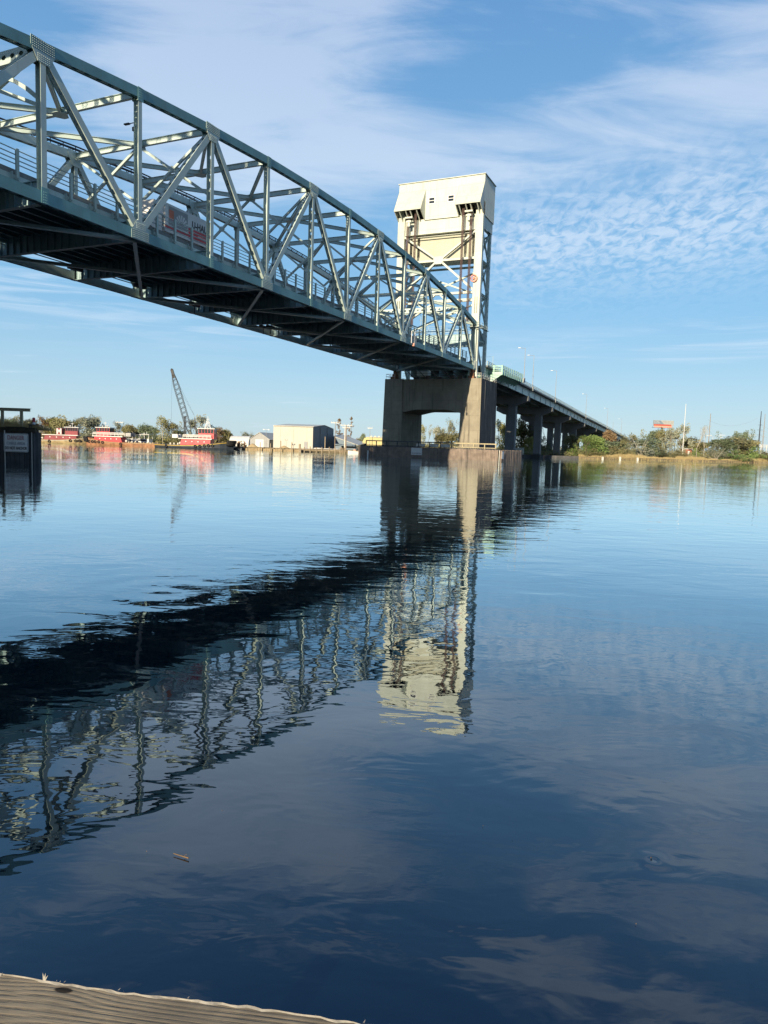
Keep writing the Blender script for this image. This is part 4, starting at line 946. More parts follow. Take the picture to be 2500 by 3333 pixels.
row([(2136, 1402, 44, 60, 'round', 1, 'leaf_dark'), (2166, 1404, 54, 50, 'loose', 3, 'leaf_olive'), (2150, 1462, 80, 12, 'bush', 2, 'leaf_grey'), (2178, 1402, 40, 40, 'loose', 2, 'leaf_grey'), (2214, 1392, 52, 40, 'loose', 1, 'leaf_grey'), (2200, 1466, 60, 14, 'bush', 2, 'leaf_olive'),
     (2244, 1430, 60, 60, 'round', 2, 'leaf_olive'), (2266, 1400, 36, 20, 'bare', 1, 'leaf_grey'), (2290, 1396, 40, 24, 'bare', 2, 'leaf_grey'), (2276, 1440, 50, 50, 'round', 3, 'leaf_olive'), (2264, 1462, 30, 30, 'bush', 1, 'leaf_green')],
    'around the billboard', 'trees around the billboard')
row([(2325, 1448, 54, 16, 'bush', 1, 'leaf_grey'), (2352, 1430, 66, 20, 'round', 1, 'leaf_dark'), (2388, 1430, 80, 24, 'round', 2, 'leaf_olive'), (2412, 1409, 50, 28, 'loose', 3, 'leaf_dark'), (2336, 1462, 70, 8, 'snag', 2, 'leaf_grey'), (2392, 1466, 80, 6, 'bush', 2, 'leaf_green'), (2430, 1432, 60, 30, 'round', 3, 'leaf_olive'), (2385, 1455, 60, 10, 'snag', 1, 'leaf_grey'),
     (2450, 1458, 70, 14, 'bush', 1, 'leaf_green'), (2482, 1470, 60, 8, 'bush', 2, 'leaf_olive'), (2510, 1472, 60, 12, 'bush', 1, 'leaf_olive')],
    'in the clump at far right', 'bushes at far right')
rnd = random.Random(11); m = MB()
for k in range(15000):
    px = rnd.uniform(1885, 2620); D = shoreD(px)+rnd.uniform(-1.9, 7)+(rnd.random()**2)*6; x = hx(px, D)
    hgt = rnd.uniform(1.2, 2.3)*(1.15 if 2200 < px < 2390 else .9)*(.62+.22*math.sin(px*.031+1)+.16*math.sin(px*.013)+.14*math.sin(px*.117+D*.4)); dx = rnd.gauss(0, .18); wd = rnd.uniform(.04, .10); z0 = 0.0 if D < shoreD(px) else GZ*.7
    m.add([(x-wd, D, z0), (x+wd, D+.05, z0), (x+dx, D+rnd.gauss(0, .15), z0+hgt)], [(0, 1, 2)])
tag(m.build('marsh_grass', 'reed'), 'golden marsh grass fringing the right bank', 'grass', kind='stuff')
m = MB()
for k in range(900):                                       # far scrub that closes the skyline
    px = rnd.uniform(-60, 2600); D = shoreD(px)+rnd.uniform(110, 220); x = hx(px, D); h_ = rnd.uniform(2.0, 5.0)
    leafcloud(m, Vector((x, D, GZ+h_*.5)), h_*.6, 26, .5, rnd, .8)
tag(m.build('far_woodland', 'leaf_grey'), 'low hazy woodland closing the horizon beyond the far bank', 'woodland', kind='stuff')
m = MB()
for k in range(2300):                                      # low undergrowth along the bank
    px = rnd.choice([rnd.uniform(60, 800), rnd.uniform(1370, 1530), rnd.uniform(1600, 1900), rnd.uniform(1900, 2580), rnd.uniform(1900, 2580)]); D = shoreD(px)+rnd.uniform(12, 60); x = hx(px, D); h_ = rnd.uniform(.8, 2.2)*(1+.5*(D-shoreD(px) > 35))*(1.9 if px > 1890 else 1)
    leafcloud(m, Vector((x, D, GZ+h_*.5)), h_*.75, 22, .3, rnd, .8)
tag(m.build('undergrowth', 'leaf_olive'), 'tangled olive undergrowth between the trees on the far bank', 'undergrowth', kind='stuff')

# ------------------------------------------------------------------ helpers for the far bank
def U(D): return D/F
def px_thing(name, label, cat, px, D, z=GZ, rz=0.0, group=None): return thing(name, label, cat, (hx(px, D), D, z), rz, group)
def Hz(px, py, D): return at(px, py, D).z

# ------------------------------------------------------------------ warehouse and sheds
D = 210; u = U(D); b = px_thing('warehouse', 'big cream metal warehouse with its gable end coloured as if shaded on the far waterfront', 'warehouse', 1018, D, GZ, 0)
W_, DP, EH = 128*u, 22.0, Hz(1018, 1390, D)-GZ
ux = hx(1085, D*1.115)-hx(1018, D)                      # footprint skews so the gable end is in view
g = Vector((ux, D*.115, 0)).normalized(); DL = Vector((ux, D*.115, 0)).length
A0 = Vector((-W_, 0, 0)); A1 = Vector((0, 0, 0)); A2 = g*DL; A3 = A0+A2; zt = Vector((0, 0, EH))
m = MB(); m.add([A0, A1, A1+zt, A0+zt], [(0, 1, 2, 3)])
for f_ in (0.17, .5, .83): p = A0.lerp(A1, f_); m.box(p.x-.08, -.06, 0, p.x+.08, 0, EH-.1)
m.add([A0, A3, A3+zt, A0+zt], [(0, 3, 2, 1)]); m.build('wall', 'beige_wall', b)
mid_ = (A1+A2)/2+zt+Vector((0, 0, .9)); m = MB(); m.add([A1, A2, A2+zt, mid_, A1+zt], [(0, 1, 2, 3, 4)])
nn = Vector((g.y, -g.x, 0))
for k in range(1, 26):
    f_ = k/26; p = A1.lerp(A2, f_); hh = EH+.9*(1-abs(2*f_-1)); m.add([p+nn*.06-g*.05, p+nn*.06+g*.05, p+nn*.06+g*.05+Vector((0, 0, hh)), p+nn*.06-g*.05+Vector((0, 0, hh))], [(0, 1, 2, 3)])
m.build('gable_wall', 'blue_or_shade_wall', b)  # shade on the side away from the sun, put into the wall colour
m = MB(); midb = (A0+A3)/2+zt+Vector((0, 0, .9)); o_ = Vector((0, 0, .12)); e = Vector((0, -.3, 0))
for lo, hi in ((A0+zt+e, A1+zt+e), (A3+zt, A2+zt)): m.add([lo+o_, hi+o_+nn*.2, mid_+o_+nn*.2, midb+o_], [(0, 1, 2, 3)])
m.prism([A0+zt+e, A1+zt+e+nn*.2, A1+zt+e+o_*1.5+nn*.2, A0+zt+e+o_*1.5], (0, -.05, 0)); m.build('roof', 'roof_metal', b)
m = MB(); m.box(-17*u-1.0, -.1, 0, -17*u+.0, -.01, 2.1); m.build('door', 'grey_wall', b)
m = MB()
for f_ in (.33, .66): p = A1.lerp(A2, f_)+nn*.12; m.obox(p+Vector((0, 0, EH/2)), g, nn, Z3, .25, .1, EH)
m.build('downpipe', 'grey_wall', b)

def shed(name, label, px, D, wpx, py_eave, py_ridge, depth, wall, roof, door=True, doorm='white', yaw=0.0):
    u = U(D); b = px_thing(name, label, 'building', px, D, GZ, yaw); w2 = wpx*u/2; e = Hz(px, py_eave, D)-GZ; rg = Hz(px, py_ridge, D)-GZ
    m = MB(); m.add([(-w2, 0, 0), (w2, 0, 0), (w2, 0, e), (0, 0, rg), (-w2, 0, e), (-w2, depth, 0), (w2, depth, 0), (w2, depth, e), (0, depth, rg), (-w2, depth, e)], [(0, 1, 2, 3, 4), (9, 8, 7, 6, 5), (1, 6, 7, 2), (0, 4, 9, 5)]); m.build('wall', wall, b)
    m = MB()
    for sg in (-1, 1):
        m.prism([(sg*(w2+.25), -.25, e-.12), (0, -.25, rg+.1), (0, -.25, rg+.22), (sg*(w2+.25), -.25, e)], (0, depth+.5, 0))
    m.build('roof', roof, b)
    if door: m = MB(); m.box(-w2*.42, -.08, 0, w2*.42, -.005, e*.98); m.build('door', doorm, b)
    return b
shed('gable_shed', 'grey gable shed with white door left of the cream warehouse', 845, 216, 66, 1430, 1409, 14, 'grey_wall', 'roof_metal', yaw=R(-12))
# round topped white shelter
D = 224; u = U(D); b = px_thing('quonset_hut', 'white round roofed shelter between the right tug and grey shed', 'building', 785, D, GZ, 0); m = MB(); Rr = (Hz(785, 1419, D)-GZ); Lq = 62*u; n_ = 14; pr_ = []
for k in range(n_+1): a = math.pi*k/n_; pr_.append((math.cos(a)*Rr*1.2, math.sin(a)*Rr))
for (a, za), (c, zc) in zip(pr_, pr_[1:]): m.add([(-Lq/2, a, za), (Lq/2, a, za), (Lq/2, c, zc), (-Lq/2, c, zc)], [(0, 1, 2, 3)], True)
m.add([(-Lq/2, y, z) for y, z in pr_], [tuple(range(n_+1))]); m.add([(Lq/2, y, z) for y, z in pr_], [tuple(range(n_, -1, -1))]); m.build('shell', 'white', b)
m = MB(); m.box(-Lq*.05, -Rr*1.2-.05, 0, Lq*.05, -Rr*1.17, 1.5); m.box(Lq*.28, -Rr*1.2-.05, 0, Lq*.34, -Rr*1.17, 1.3); m.build('door', 'rust', b)
# low building with pale roof, blue gable
D = 226; u = U(D); b = px_thing('low_shed', 'low blue shed with a broad pale roof right of the warehouse', 'building', 1088, D, GZ, 0)
m = MB(); z0 = Hz(1090, 1422, D)-GZ; z1 = Hz(1160, 1449, D)-GZ; w2 = 72*u
m.add([(-.5, 0, 0), (w2, 0, 0), (w2, 0, z1), (-.5, 0, z0+.1)], [(0, 1, 2, 3)]); m.build('gable_wall', 'blue_or_shade_wall', b)
m = MB(); m.prism([(-.5, -.1, z0+.1), (w2+.6, -.1, z1-.1), (w2+.6, -.1, z1+.05), (-.5, -.1, z0+.3)], (2.2, 14, .75)); m.build('roof', 'roof_metal', b)
m = MB(); m.prism([(0, -2.2, z0*.45), (w2*.35, -2.2, z1*.9), (w2*.95, -2.2, z1*.85), (w2*.95, -2.2, z1*.75), (w2*.35, -2.2, z1*.78), (0, -2.2, z0*.37)], (0, 2.1, .3)); m.box(.1, -2.0, 0, w2*.34, -1.9, z1*.75); m.build('canopy', 'blue_or_shade_wall', b)
# yellow building
D = 238; u = U(D); b = px_thing('yellow_building', 'pale yellow flat building left of the bridge pier', 'building', 1212, D, GZ, 0); e = Hz(1212, 1425, D)-GZ
m = MB(); m.add([(-40*u, 0, 0), (34*u, 0, 0), (34*u, 0, e), (-18*u, 0, e+.15), (-26*u, 0, e-.1), (-40*u, 0, e-3.0)], [(0, 1, 2, 3, 4, 5)]); m.box(34*u, 0, 0, 35*u, 8, e); m.build('wall', 'yellow_wall', b)
m = MB(); m.box(-20*u, -.1, e+.15, 36*u, 8, e+.3)
for k in range(4): m.box(-8*u+k*1.3, 1, e+.3, -8*u+k*1.3+.7, 2, e+.7)
m.build('roof', 'roof_metal', b)
m = MB(); m.box(-28*u, -.06, 0, -20*u, -.01, 2.2); m.build('door', 'dark_steel', b)
b = px_thing('storage_hut', 'small pale hut with dark doorway between the viaduct columns', 'building', 1692, 262, GZ); u = U(262); e = Hz(1692, 1458, 262)-GZ
m = MB(); m.box(-14*u, 0, 0, 14*u, 3, e); m.build('wall', 'beige_wall', b)
m = MB()
for k in (-1, 1): m.box(k*3.2*u-.1, -.05, .2, k*3.2*u+.1, -.01, 1.1)
m.box(-3.2*u, -.05, .6, 3.2*u, -.01, .72); m.build('door_mark', 'dark_steel', b)
m = MB(); m.box(-14.6*u, -.2, e, 14.6*u, 3.1, e+.12); m.build('roof', 'roof_metal', b)
b = px_thing('brick_hut', 'small brick hut with white flat roof behind the marsh grass', 'building', 2237, 340, GZ); u = U(340); e = Hz(2237, 1462, 340)-GZ
m = MB(); m.box(-15*u, 0, 0, 14*u, 4, e); m.build('wall', 'brick', b); m = MB(); m.box(-17*u, -.4, e, 16*u, 4.2, e+.25); m.build('roof', 'white', b)
m = MB(); m.box(1*u, -.06, 0, 7*u, -.01, e*.8); m.build('door', 'white', b)

# bulkhead, piles, sand heaps
m = MB(); D0 = shoreD(800)
pA = Vector((hx(775, shoreD(775)-1), shoreD(775)-1, 0)); pB = Vector((hx(985, shoreD(985)-1), shoreD(985)-1, 0))
sheet(m, pA, pB, -1, .62, .5, .3); tag(m.build('bulkhead', 'bulkhead'), 'tan timber bulkhead holding the bank below the cream warehouse', 'bulkhead')
for i, (px, py, wpx, lb) in enumerate(((823, 1443, 40, 'pale sand heap in front of the grey shed'), (925, 1450, 36, 'low sand heap in front of the cream warehouse'))):
    D = shoreD(px)+3; m = MB(); h_ = Hz(px, py, D)-GZ; r_ = wpx*U(D)/2; nn_ = 14; vs = [(0, 0, h_)]
    for rr, zz_ in ((.35, .68), (.7, .3), (1, 0)): vs += [(math.cos(a*6.283/nn_)*r_*rr*rnd.uniform(.9, 1.1), math.sin(a*6.283/nn_)*r_*rr*.7, h_*zz_*rnd.uniform(.85, 1.1)) for a in range(nn_)]
    fs = [(0, 1+a, 1+(a+1) % nn_) for a in range(nn_)]+[(1+k*nn_+a, 1+(k+1)*nn_+a, 1+(k+1)*nn_+(a+1) % nn_, 1+k*nn_+(a+1) % nn_) for k in range(2) for a in range(nn_)]
    m.add(vs, fs, True); o = m.build('sand_heap', 'sand'); o.location = (hx(px, D), D, GZ); tag(o, lb, 'sand heap')
pl = []
for i, (px, py, off, lb) in enumerate(((847, 1438, -2.2, 'tall mooring pile in front of the grey shed'), (881, 1443, -2.0, 'mooring pile at the left corner of the cream warehouse'), (914, 1435, -2.2, 'tall mooring pile in front of the warehouse, second along its wall'), (950, 1439, -2.2, 'mooring pile in front of the warehouse, third along its wall'),
                        (976, 1445, -2.4, 'thick pile at the corner where the dock begins'), (1058, 1421, 6, 'tall pale pile in front of the warehouse gable end'))):
    D = shoreD(px)+off; m = MB(); m.cyl((0, 0, -1), (0, 0, Hz(px, py, D)), .15 if px != 976 else .3, .13 if px != 976 else .3, n=8); o = m.build('mooring_pile', 'wood_pile'); o.location = (hx(px, D), D, 0); tag(o, lb, 'pile', 'mooring piles on the far waterfront')
D = shoreD(1050)-5; u = U(D); b = thing('dock', 'low timber dock with short piles in front of the warehouse gable end', 'dock', (hx(1056, D), D, 0))
m = MB(); m.box(-76*u, -.6, .55, 72*u, 1.2, .75); m.build('deck', 'wood_pile', b)
for k, px in enumerate((980, 992, 1011, 1031, 1049, 1073, 1092, 1108, 1112, 1117, 1122)):
    m = MB(); x = hx(px, D)-hx(1056, D); m.cyl((x, -.7, -1), (x, -.7, Hz(px, 1456-(k % 3)*1.5+(px-1000)*.02, D)), .14, n=7); m.build('pile', 'wood_pile', b)
def covered(px, py, lpx, lb, D):
    m = MB(); L = lpx*U(D)/2; h_ = Hz(px, py, D)-GZ; n_ = 8; vs = []; fs = []
    for i in range(n_+1):
        x = -L+2*L*i/n_; w_ = .9*math.sin(math.pi*(i+.35)/(n_+.7)); z = h_*(.72+.28*math.sin(math.pi*i/n_))
        vs += [(x, -w_, .1), (x, -w_*.8, z*.7), (x, 0, z), (x, w_*.8, z*.7), (x, w_, .1)]
    for i in range(n_):
        for j in range(4): fs.append((i*5+j, i*5+j+1, (i+1)*5+j+1, (i+1)*5+j))
    m.add(vs, fs, True); o = m.build('covered_boat', 'white_dirty'); o.location = (hx(px, D), D, GZ); tag(o, lb, 'boat', 'boats under pale covers behind the dock')
for px, py, l, lb in ((1008, 1459, 24, 'pale covered boat at the left end of the dock'), (1036, 1457, 30, 'longest pale covered boat behind the dock, second from left'), (1068, 1459, 30, 'pale covered boat behind the tall pale pile'), (1096, 1460, 24, 'pale covered boat by the utility pole')): covered(px, py, l, lb, 206+rnd.uniform(0, 2))
# utility poles
def upole(px, py0, D, lb, arms, r=.16, mm='wood_pole', z0=GZ, pyb=None, group='utility poles and masts', cat='pole', name='utility_pole'):
    b = px_thing(name, lb, cat, px, D, z0, 0, group); h = Hz(px, py0, D)-z0
    m = MB(); m.cyl((0, 0, -.5), (0, 0, h), r, r*.6, n=7); m.build('pole', mm, b)
    for z, L in arms:
        m = MB(); m.box(-L/2, -.09, h-z-.09, L/2, .09, h-z+.09)
        m.build('crossarm', 'white_dirty', b); m = MB()
        for k in (-1, -.4, .4, 1): m.cyl((k*L*.45, -.02, h-z+.1), (k*L*.45, -.02, h-z+.45), .07, n=5)
        m.build('insulators', 'white', b)
    return b
upole(1090, 1372, 212, 'utility pole with transformers at the right corner of the warehouse', [(.4, 2.6)], .13)
upole(1126, 1382, 207, 'dark utility pole with crossarm at the right end of the dock', [(.2, 3.4), (.9, 2.2)], .2, z0=-.5)
upole(1122, 1386, 207, 'pale pile close beside the dark utility pole', [], .2, 'white_dirty', z0=-.5, name='mooring_pile', cat='pile')
b = upole(866, 1398, 212, 'slender lamp pole with two heads in front of the grey shed', [], .07, 'grey_wall', name='lamp_pole', cat='lamp post')
m = MB(); h = Hz(866, 1398, 212)-GZ; m.box(-.7, -.05, h, .7, .05, h+.06); m.box(-.95, -.15, h-.15, -.55, .15, h+.12); m.box(.55, -.15, h-.15, .95, .15, h+.12); m.build('lamp_head', 'white', b)
b = upole(932, 1431, 206, 'short twin lantern post against the warehouse wall', [], .06, 'grey_wall', name='lamp_pole', cat='lamp post'); h = Hz(932, 1431, 206)-GZ
m = MB(); m.box(-.4, -.04, h-.3, .4, .04, h-.24); m.box(-.45, -.1, h-.24, -.25, .1, h+.1); m.box(.25, -.1, h-.24, .45, .1, h+.1); m.build('lamp_head', 'grey_wall', b)
upole(1203, 1392, 236, 'grey pole with short arms in front of the yellow building', [(.2, 1.6)], .1, 'grey_wall')
upole(1417, 1396, 280, 'utility pole seen through the pier opening', [(.6, 2.2)], .13)
upole(228, 1385, 250, 'thin mast rising behind the left tugboat', [], .08, 'grey_wall'); upole(388, 1372, 240, 'utility pole with long crossarm behind the middle tugboat', [(.3, 2.8)], .1, 'grey_wall')
upole(1990, 1372, 520, 'very thin distant pole above the low end of the viaduct', [], .14, 'grey_wall')
upole(2221, 1314, 331, 'tallest white mast standing alone in the marsh grass', [], .2, 'white', z0=0, name='white_mast', cat='mast')
upole(2194, 1414, 352, 'short pole with box left of the tall white mast', [(.3, 2.6)], .16); upole(2303, 1346, 350, 'tall dark weathered pole left of the big clump of trees', [(10.8, 2.6)], .22, 'wood_pole')
upole(2241, 1440, 380, 'small pole right of the tall white mast', [], .1, 'white_dirty'); upole(2316, 1420, 520, 'thin pale pole right of the tall dark pole', [], .16, 'white_dirty'); upole(2341, 1412, 560, 'distant double crossarm pole on the skyline', [(1, 7), (2.6, 4)], .14, 'white_dirty')
upole(2438, 1413, 400, 'pole with long pale crossarm left of the lattice masts', [(.5, 5.5)], .16, 'white_dirty')
def lattice(px, py, D, lb, mm):
    b = px_thing('lattice_mast', lb, 'mast', px, D, GZ, 0, 'lattice masts at the substation'); h = Hz(px, py, D)-GZ; m = MB(); w_ = .42
    for k in range(4): a = R(45+90*k); m.cyl((math.cos(a)*w_, math.sin(a)*w_, 0), (math.cos(a)*.1, math.sin(a)*.1, h), .09, .05, n=4)
    n_ = 22
    for i in range(n_):
        z0, z1 = h*i/n_, h*(i+1)/n_; f0, f1 = w_*(1-i/n_)+.08, w_*(1-(i+1)/n_)+.08
        m.beam((-f0*.7, 0, z0), (f1*.7, 0, z1), .06, .06); m.beam((f0*.7, .1, z0), (-f1*.7, .1, z1), .06, .06)
    m.build('mast', mm, b); m = MB()
    for z, L in ((h*.72, 1.1), (h*.62, 1.5), (h*.52, 1.2)): m.box(-L, -.06, z, L, .06, z+.12)
    m.build('crossarm', mm, b)
lattice(2466, 1338, 370, 'dark lattice mast by the substation, left one of the pair', 'dark_steel'); lattice(2479, 1347, 390, 'grey lattice mast by the substation, right one of the pair', 'grey_wall')
b = px_thing('substation_frame', 'pale steel substation frame at the far right edge', 'substation', 2468, 385, GZ, 0); u = U(385); h = Hz(2470, 1448, 385)-GZ
for k, x in enumerate((-46, -22, 6, 24, 44)): m = MB(); m.box(x*u-.14, -.14, 0, x*u+.14, .14, h); m.build('post', 'white_dirty', b)
m = MB()
for z in (h, h-1.0): m.box(-50*u, -.12, z-.12, 48*u, .12, z+.12)
m.build('beam', 'white_dirty', b); m = MB()
for k in range(9): x = (-40+k*10)*u; m.cyl((x, -.1, h-1.9), (x, -.1, h-1.1), .12, n=6)
m.build('insulators', 'grey_wall', b)
# power lines
m = MB(); rndl = random.Random(4)
for (pa, ya, Da), (pb, yb, Db), sag in (((2438, 1414, 400), (2194, 1416, 352), 1.2), ((2303, 1366, 350), (2466, 1361, 370), 3.5), ((2341, 1413, 560), (2303, 1392, 350), 2.5), ((2466, 1370, 370), (2600, 1430, 340), 2.0), ((2438, 1416, 400), (2620, 1428, 400), 1.0)):
    a = at(pa, ya, Da); c = at(pb, yb, Db); pts = [a.lerp(c, k/10)-Vector((0, 0, sag*4*(k/10)*(1-k/10))) for k in range(11)]; m.path(pts, .028, 4)
tag(m.build('power_line', 'grey_wall'), 'thin sagging power lines strung between the poles at right', 'power line')
# billboard
D = 350; u = U(D); b = px_thing('billboard', 'billboard on a single brown pole above the trees, dark and white with red base', 'billboard', 2151, D, GZ, R(4)); zt_, zb3 = Hz(2151, 1368, D)-GZ, Hz(2151, 1386, D)-GZ; x0, x1 = -31*u, 36*u
m = MB(); m.cyl((0, .6, 0), (0, .6, zb3-.5), .42, n=12); m.build('pole', 'rust', b)
m = MB(); m.box(x0, 0, zb3, x1, .5, zt_); m.build('panel', 'sign_grey', b)
hh = zt_-zb3
m = MB(); m.prism([(x0+.1, -.03, zb3+hh*.3), (x0+5.4, -.03, zb3+hh*.3), (x0+3.4, -.03, zt_-.1), (x0+.1, -.03, zt_-.1)], (0, .02, 0)); m.build('dark_field', 'blue_or_shade_wall', b)
m = MB(); m.prism([(x0+.1, -.03, zb3+.02), (x1-1.0, -.03, zb3+.02), (x1-1.4, -.03, zb3+hh*.28), (x0+.1, -.03, zb3+hh*.28)], (0, .02, 0)); m.build('red_band', 'sign_red', b)
m = MB()
for r_ in range(3):
    x = x0+.3
    while x < x0+(2.7, 3.0, 3.4)[r_]: w_ = rndl.uniform(.08, .16); m.box(x, -.07, zt_-.5-r_*.5, x+w_, -.05, zt_-.32-r_*.5); x += w_+.14
m.mi = 1
for z, xa_, xb_ in ((.4, 4.4, 7.6), (.75, 5.2, 7.2), (1.0, 8.6, 9.7)):
    x = x0+xa_
    while x < x0+xb_: w_ = rndl.uniform(.1, .3); m.box(x, -.07, zt_-z-.2, x+w_, -.05, zt_-z-.02); x += w_+.1
m.cyl((x0+9.1, -.08, zt_-.55), (x0+9.1, -.05, zt_-.55), .28, n=10); m.build('writing', ['white', 'grey_wall'], b)
m = MB(); m.box(x0+.3, -.05, zb3-.75, x1-.8, .1, zb3-.02); m.build('skirt_panel', 'salmon', b)
m = MB(); m.box(x0-.8, -1.1, zb3-.95, x1+.1, .3, zb3-.86); m.cyl((x0-.8, -1.0, zb3-.9), (x0-.9, -1.3, zb3-.3), .06, n=5); m.build('catwalk', 'dark_steel', b)
# concrete stumps in the shallows
for px, py, lb in ((1877, 1486, 'white stump standing in the water under the viaduct'), (1962, 1486, 'tallest white stump in the shallows right of the viaduct'), (2019, 1486, 'white stump in the shallows, second right of the viaduct'), (2076, 1489, 'white stump in the shallows, third right of the viaduct')):
    D = shoreD(px)-1.5; m = MB(); h_ = Hz(px, py, D); m.box(-.35, -.35, -1, .35, .35, h_*.9); m.add([(-.35, -.35, h_*.9), (.35, -.35, h_*.9), (.35, .35, h_*.9), (-.35, .35, h_*.9), (0, 0, h_)], [(0, 1, 4), (1, 2, 4), (2, 3, 4), (3, 0, 4)]); o = m.build('concrete_stump', 'white_dirty'); o.location = (hx(px, D), D, 0); tag(o, lb, 'stump', 'white stumps in the shallows')
m = MB(); D = 247; m.box(hx(1676, D), D, -1, hx(1885, D), D+1.2, .95); tag(m.build('pile_dolphin', 'wood_dark'), 'long dark low fender beam between the viaduct columns', 'fender')

# ------------------------------------------------------------------ boats
def tire(b, p, ax, r=.5):
    m = MB(); m.torus(p, ax, r*.68, r*.32, 14, 6); m.build('tire', 'rubber', b)
def tug(label, px, D, L, B, flip, yaw, hull, house, dk, deckh, bowh, housef, wheelf, funnel=None, tires=(), mast=2.0, stripe='yellow', hh=1.35, wh=1.5, railz=True, stack=None):
    b = thing('tugboat', label, 'tugboat', (hx(px, D), D, 0), yaw+(math.pi if flip else 0), 'tugboats moored on the far bank')
    N = 14; vs = []; fs = []
    def prof(x):
        f = x/(L/2); wdt = B/2*(1-max(0, (f-.35)/.65)**2.4*.93)*(1-max(0, (-f-.7)/.3)**2*.25); top = deckh+(bowh-deckh)*max(0, (f+.25)/1.25)**1.8; return wdt, top
    for i in range(N+1):
        x = -L/2+L*i/N; wd, tp = prof(x)
        vs += [(x, -wd*.85, -.6), (x, -wd, .35), (x, -wd*1.03, tp), (x, -wd*.93, tp), (x, -wd*.92, tp-.45), (x, wd*.92, tp-.45), (x, wd*.93, tp), (x, wd*1.03, tp), (x, wd, .35), (x, wd*.85, -.6)]
    for i in range(N):
        for j in range(9): fs.append((i*10+j, i*10+j+1, (i+1)*10+j+1, (i+1)*10+j))
    fs += [tuple(range(10)), tuple(N*10+9-k for k in range(10))]
    m = MB(); m.add(vs, fs); m.build('hull', hull, b)
    m = MB()
    for sg in (-1, 1):
        for i in range(N): x0 = -L/2+L*i/N; x1 = x0+L/N; (w0, t0), (w1, t1) = prof(x0), prof(x1); m.beam((x0, sg*w0*1.04, t0-.22), (x1, sg*w1*1.04, t1-.22), .12, .12)
    m.build('rub_rail', stripe, b)
    # bow fender
    m = MB(); ps = []
    for k in range(13):
        a = R(-95+190*k/12); ps.append(Vector((L/2-1.1+math.cos(a)*1.5, math.sin(a)*B*.30, bowh-.15)))
    for dz in (0, -.45, -.85):
        q = [p+Vector((dz*.3, 0, dz)) for p in ps]; m.path(q, .36, 8)
    m.build('bow_fender', 'rubber', b)
    x0, x1 = L*housef[0], L*housef[1]; hb = B*.27; zb4 = dk
    m = MB(); m.prism([(x0, -hb, zb4-.5), (x1, -hb, zb4-.5), (x1, -hb, zb4+hh), (x0+.5, -hb, zb4+hh)], (0, 2*hb, 0)); m.build('deckhouse', house, b)
    m = MB(); m.box(x0-.3, -hb-.35, zb4+hh, x1+.5, hb+.35, zb4+hh+.22); m.build('upper_deck', 'white', b)
    m = MB()
    for k in range(5): xx = x0+(x1-x0)*(.15+.17*k)
    for k in range(4): xx = x0+(x1-x0)*(.2+.2*k); m.cyl((xx, -hb-.04, zb4+hh*.5), (xx, -hb, zb4+hh*.5), .16, n=10); m.cyl((xx, hb, zb4+hh*.5), (xx, hb+.04, zb4+hh*.5), .16, n=10)
    m.build('porthole', 'white', b)
    z2 = zb4+hh+.22; a0, a1 = L*wheelf[0], L*wheelf[1]; wb = hb*.8
    m = MB(); m.box(a0, -wb, z2, a1, wb, z2+wh*.55)
    for y in (-wb, wb-.1):
        for k in range(6): xx = a0+(a1-a0-.1)*k/5; m.box(xx, y, z2+wh*.55, xx+.1, y+.1, z2+wh)
    m.build('wheelhouse', house, b)
    m = MB(); m.box(a0+.06, -wb+.06, z2+wh*.55, a1-.06, wb-.06, z2+wh); m.build('window', 'glass_dark', b)
    m = MB(); m.box(a0-.3, -wb-.3, z2+wh, a1+.35, wb+.3, z2+wh+.18); m.build('roof', 'white', b)
    z3 = z2+wh+.18; mx = (a0+a1)/2
    m = MB(); m.cyl((mx, 0, z3), (mx, 0, z3+mast), .07, n=6)
    if mast > 2.5:
        for k in (-1, 1): m.beam((mx+k*.8, .3, z3), (mx+k*.25, .3, z3+mast*.62), .08, .08); m.beam((mx+k*.8, -.3, z3), (mx+k*.25, -.3, z3+mast*.62), .08, .08)
        for f_ in (.2, .4, .6): m.box(mx-.8+f_, -.4, z3+mast*f_, mx+.8-f_, .4, z3+mast*f_+.06)
    m.ball((mx-.6, 0, z3+.35), .22); m.ball((mx+.75, .2, z3+.3), .18); m.box(mx-.5, -.05, z3+mast*.75, mx+.5, .05, z3+mast*.75+.08)
    m.cyl((mx-1.2, .4, z3), (mx-1.2, .4, z3+mast*.8), .02, n=4); m.build('mast', 'white', b)
    if funnel:
        fx, fz, fw, fh, fm, fl = funnel; fx *= L
        for sg in (-1, 1):
            m = MB(); m.box(fx-fw/2, sg*hb*.6-.45, z2, fx+fw/2, sg*hb*.6+.45, z2+fh); m.mi = 1; m.box(fx-fw/2-.02, sg*hb*.6-.47, z2+fh, fx+fw/2+.02, sg*hb*.6+.47, z2+fh+.2); fo = m.build('funnel', [fm, 'black'], b)
            if fl == 'M':
                s_ = -1 if (sg < 0) != flip else 1
                yy = (sg*hb*.6)+(.47 if sg > 0 else -.47)
                lettering('M', fh*1.25, fw*.86, 'white', b, face_mtx((fx, yy, z2+fh*.48), (1 if sg < 0 else -1, 0, 0), (0, 0, 1)), .04)
            elif fl == 'stripes':
                m = MB()
                for k in range(3): m.box(fx-fw/2-.03, sg*hb*.6-.48, z2+fh*(.1+.3*k), fx+fw/2+.03, sg*hb*.6+.48, z2+fh*(.24+.3*k))
                m.build('funnel_stripe', 'white', b)
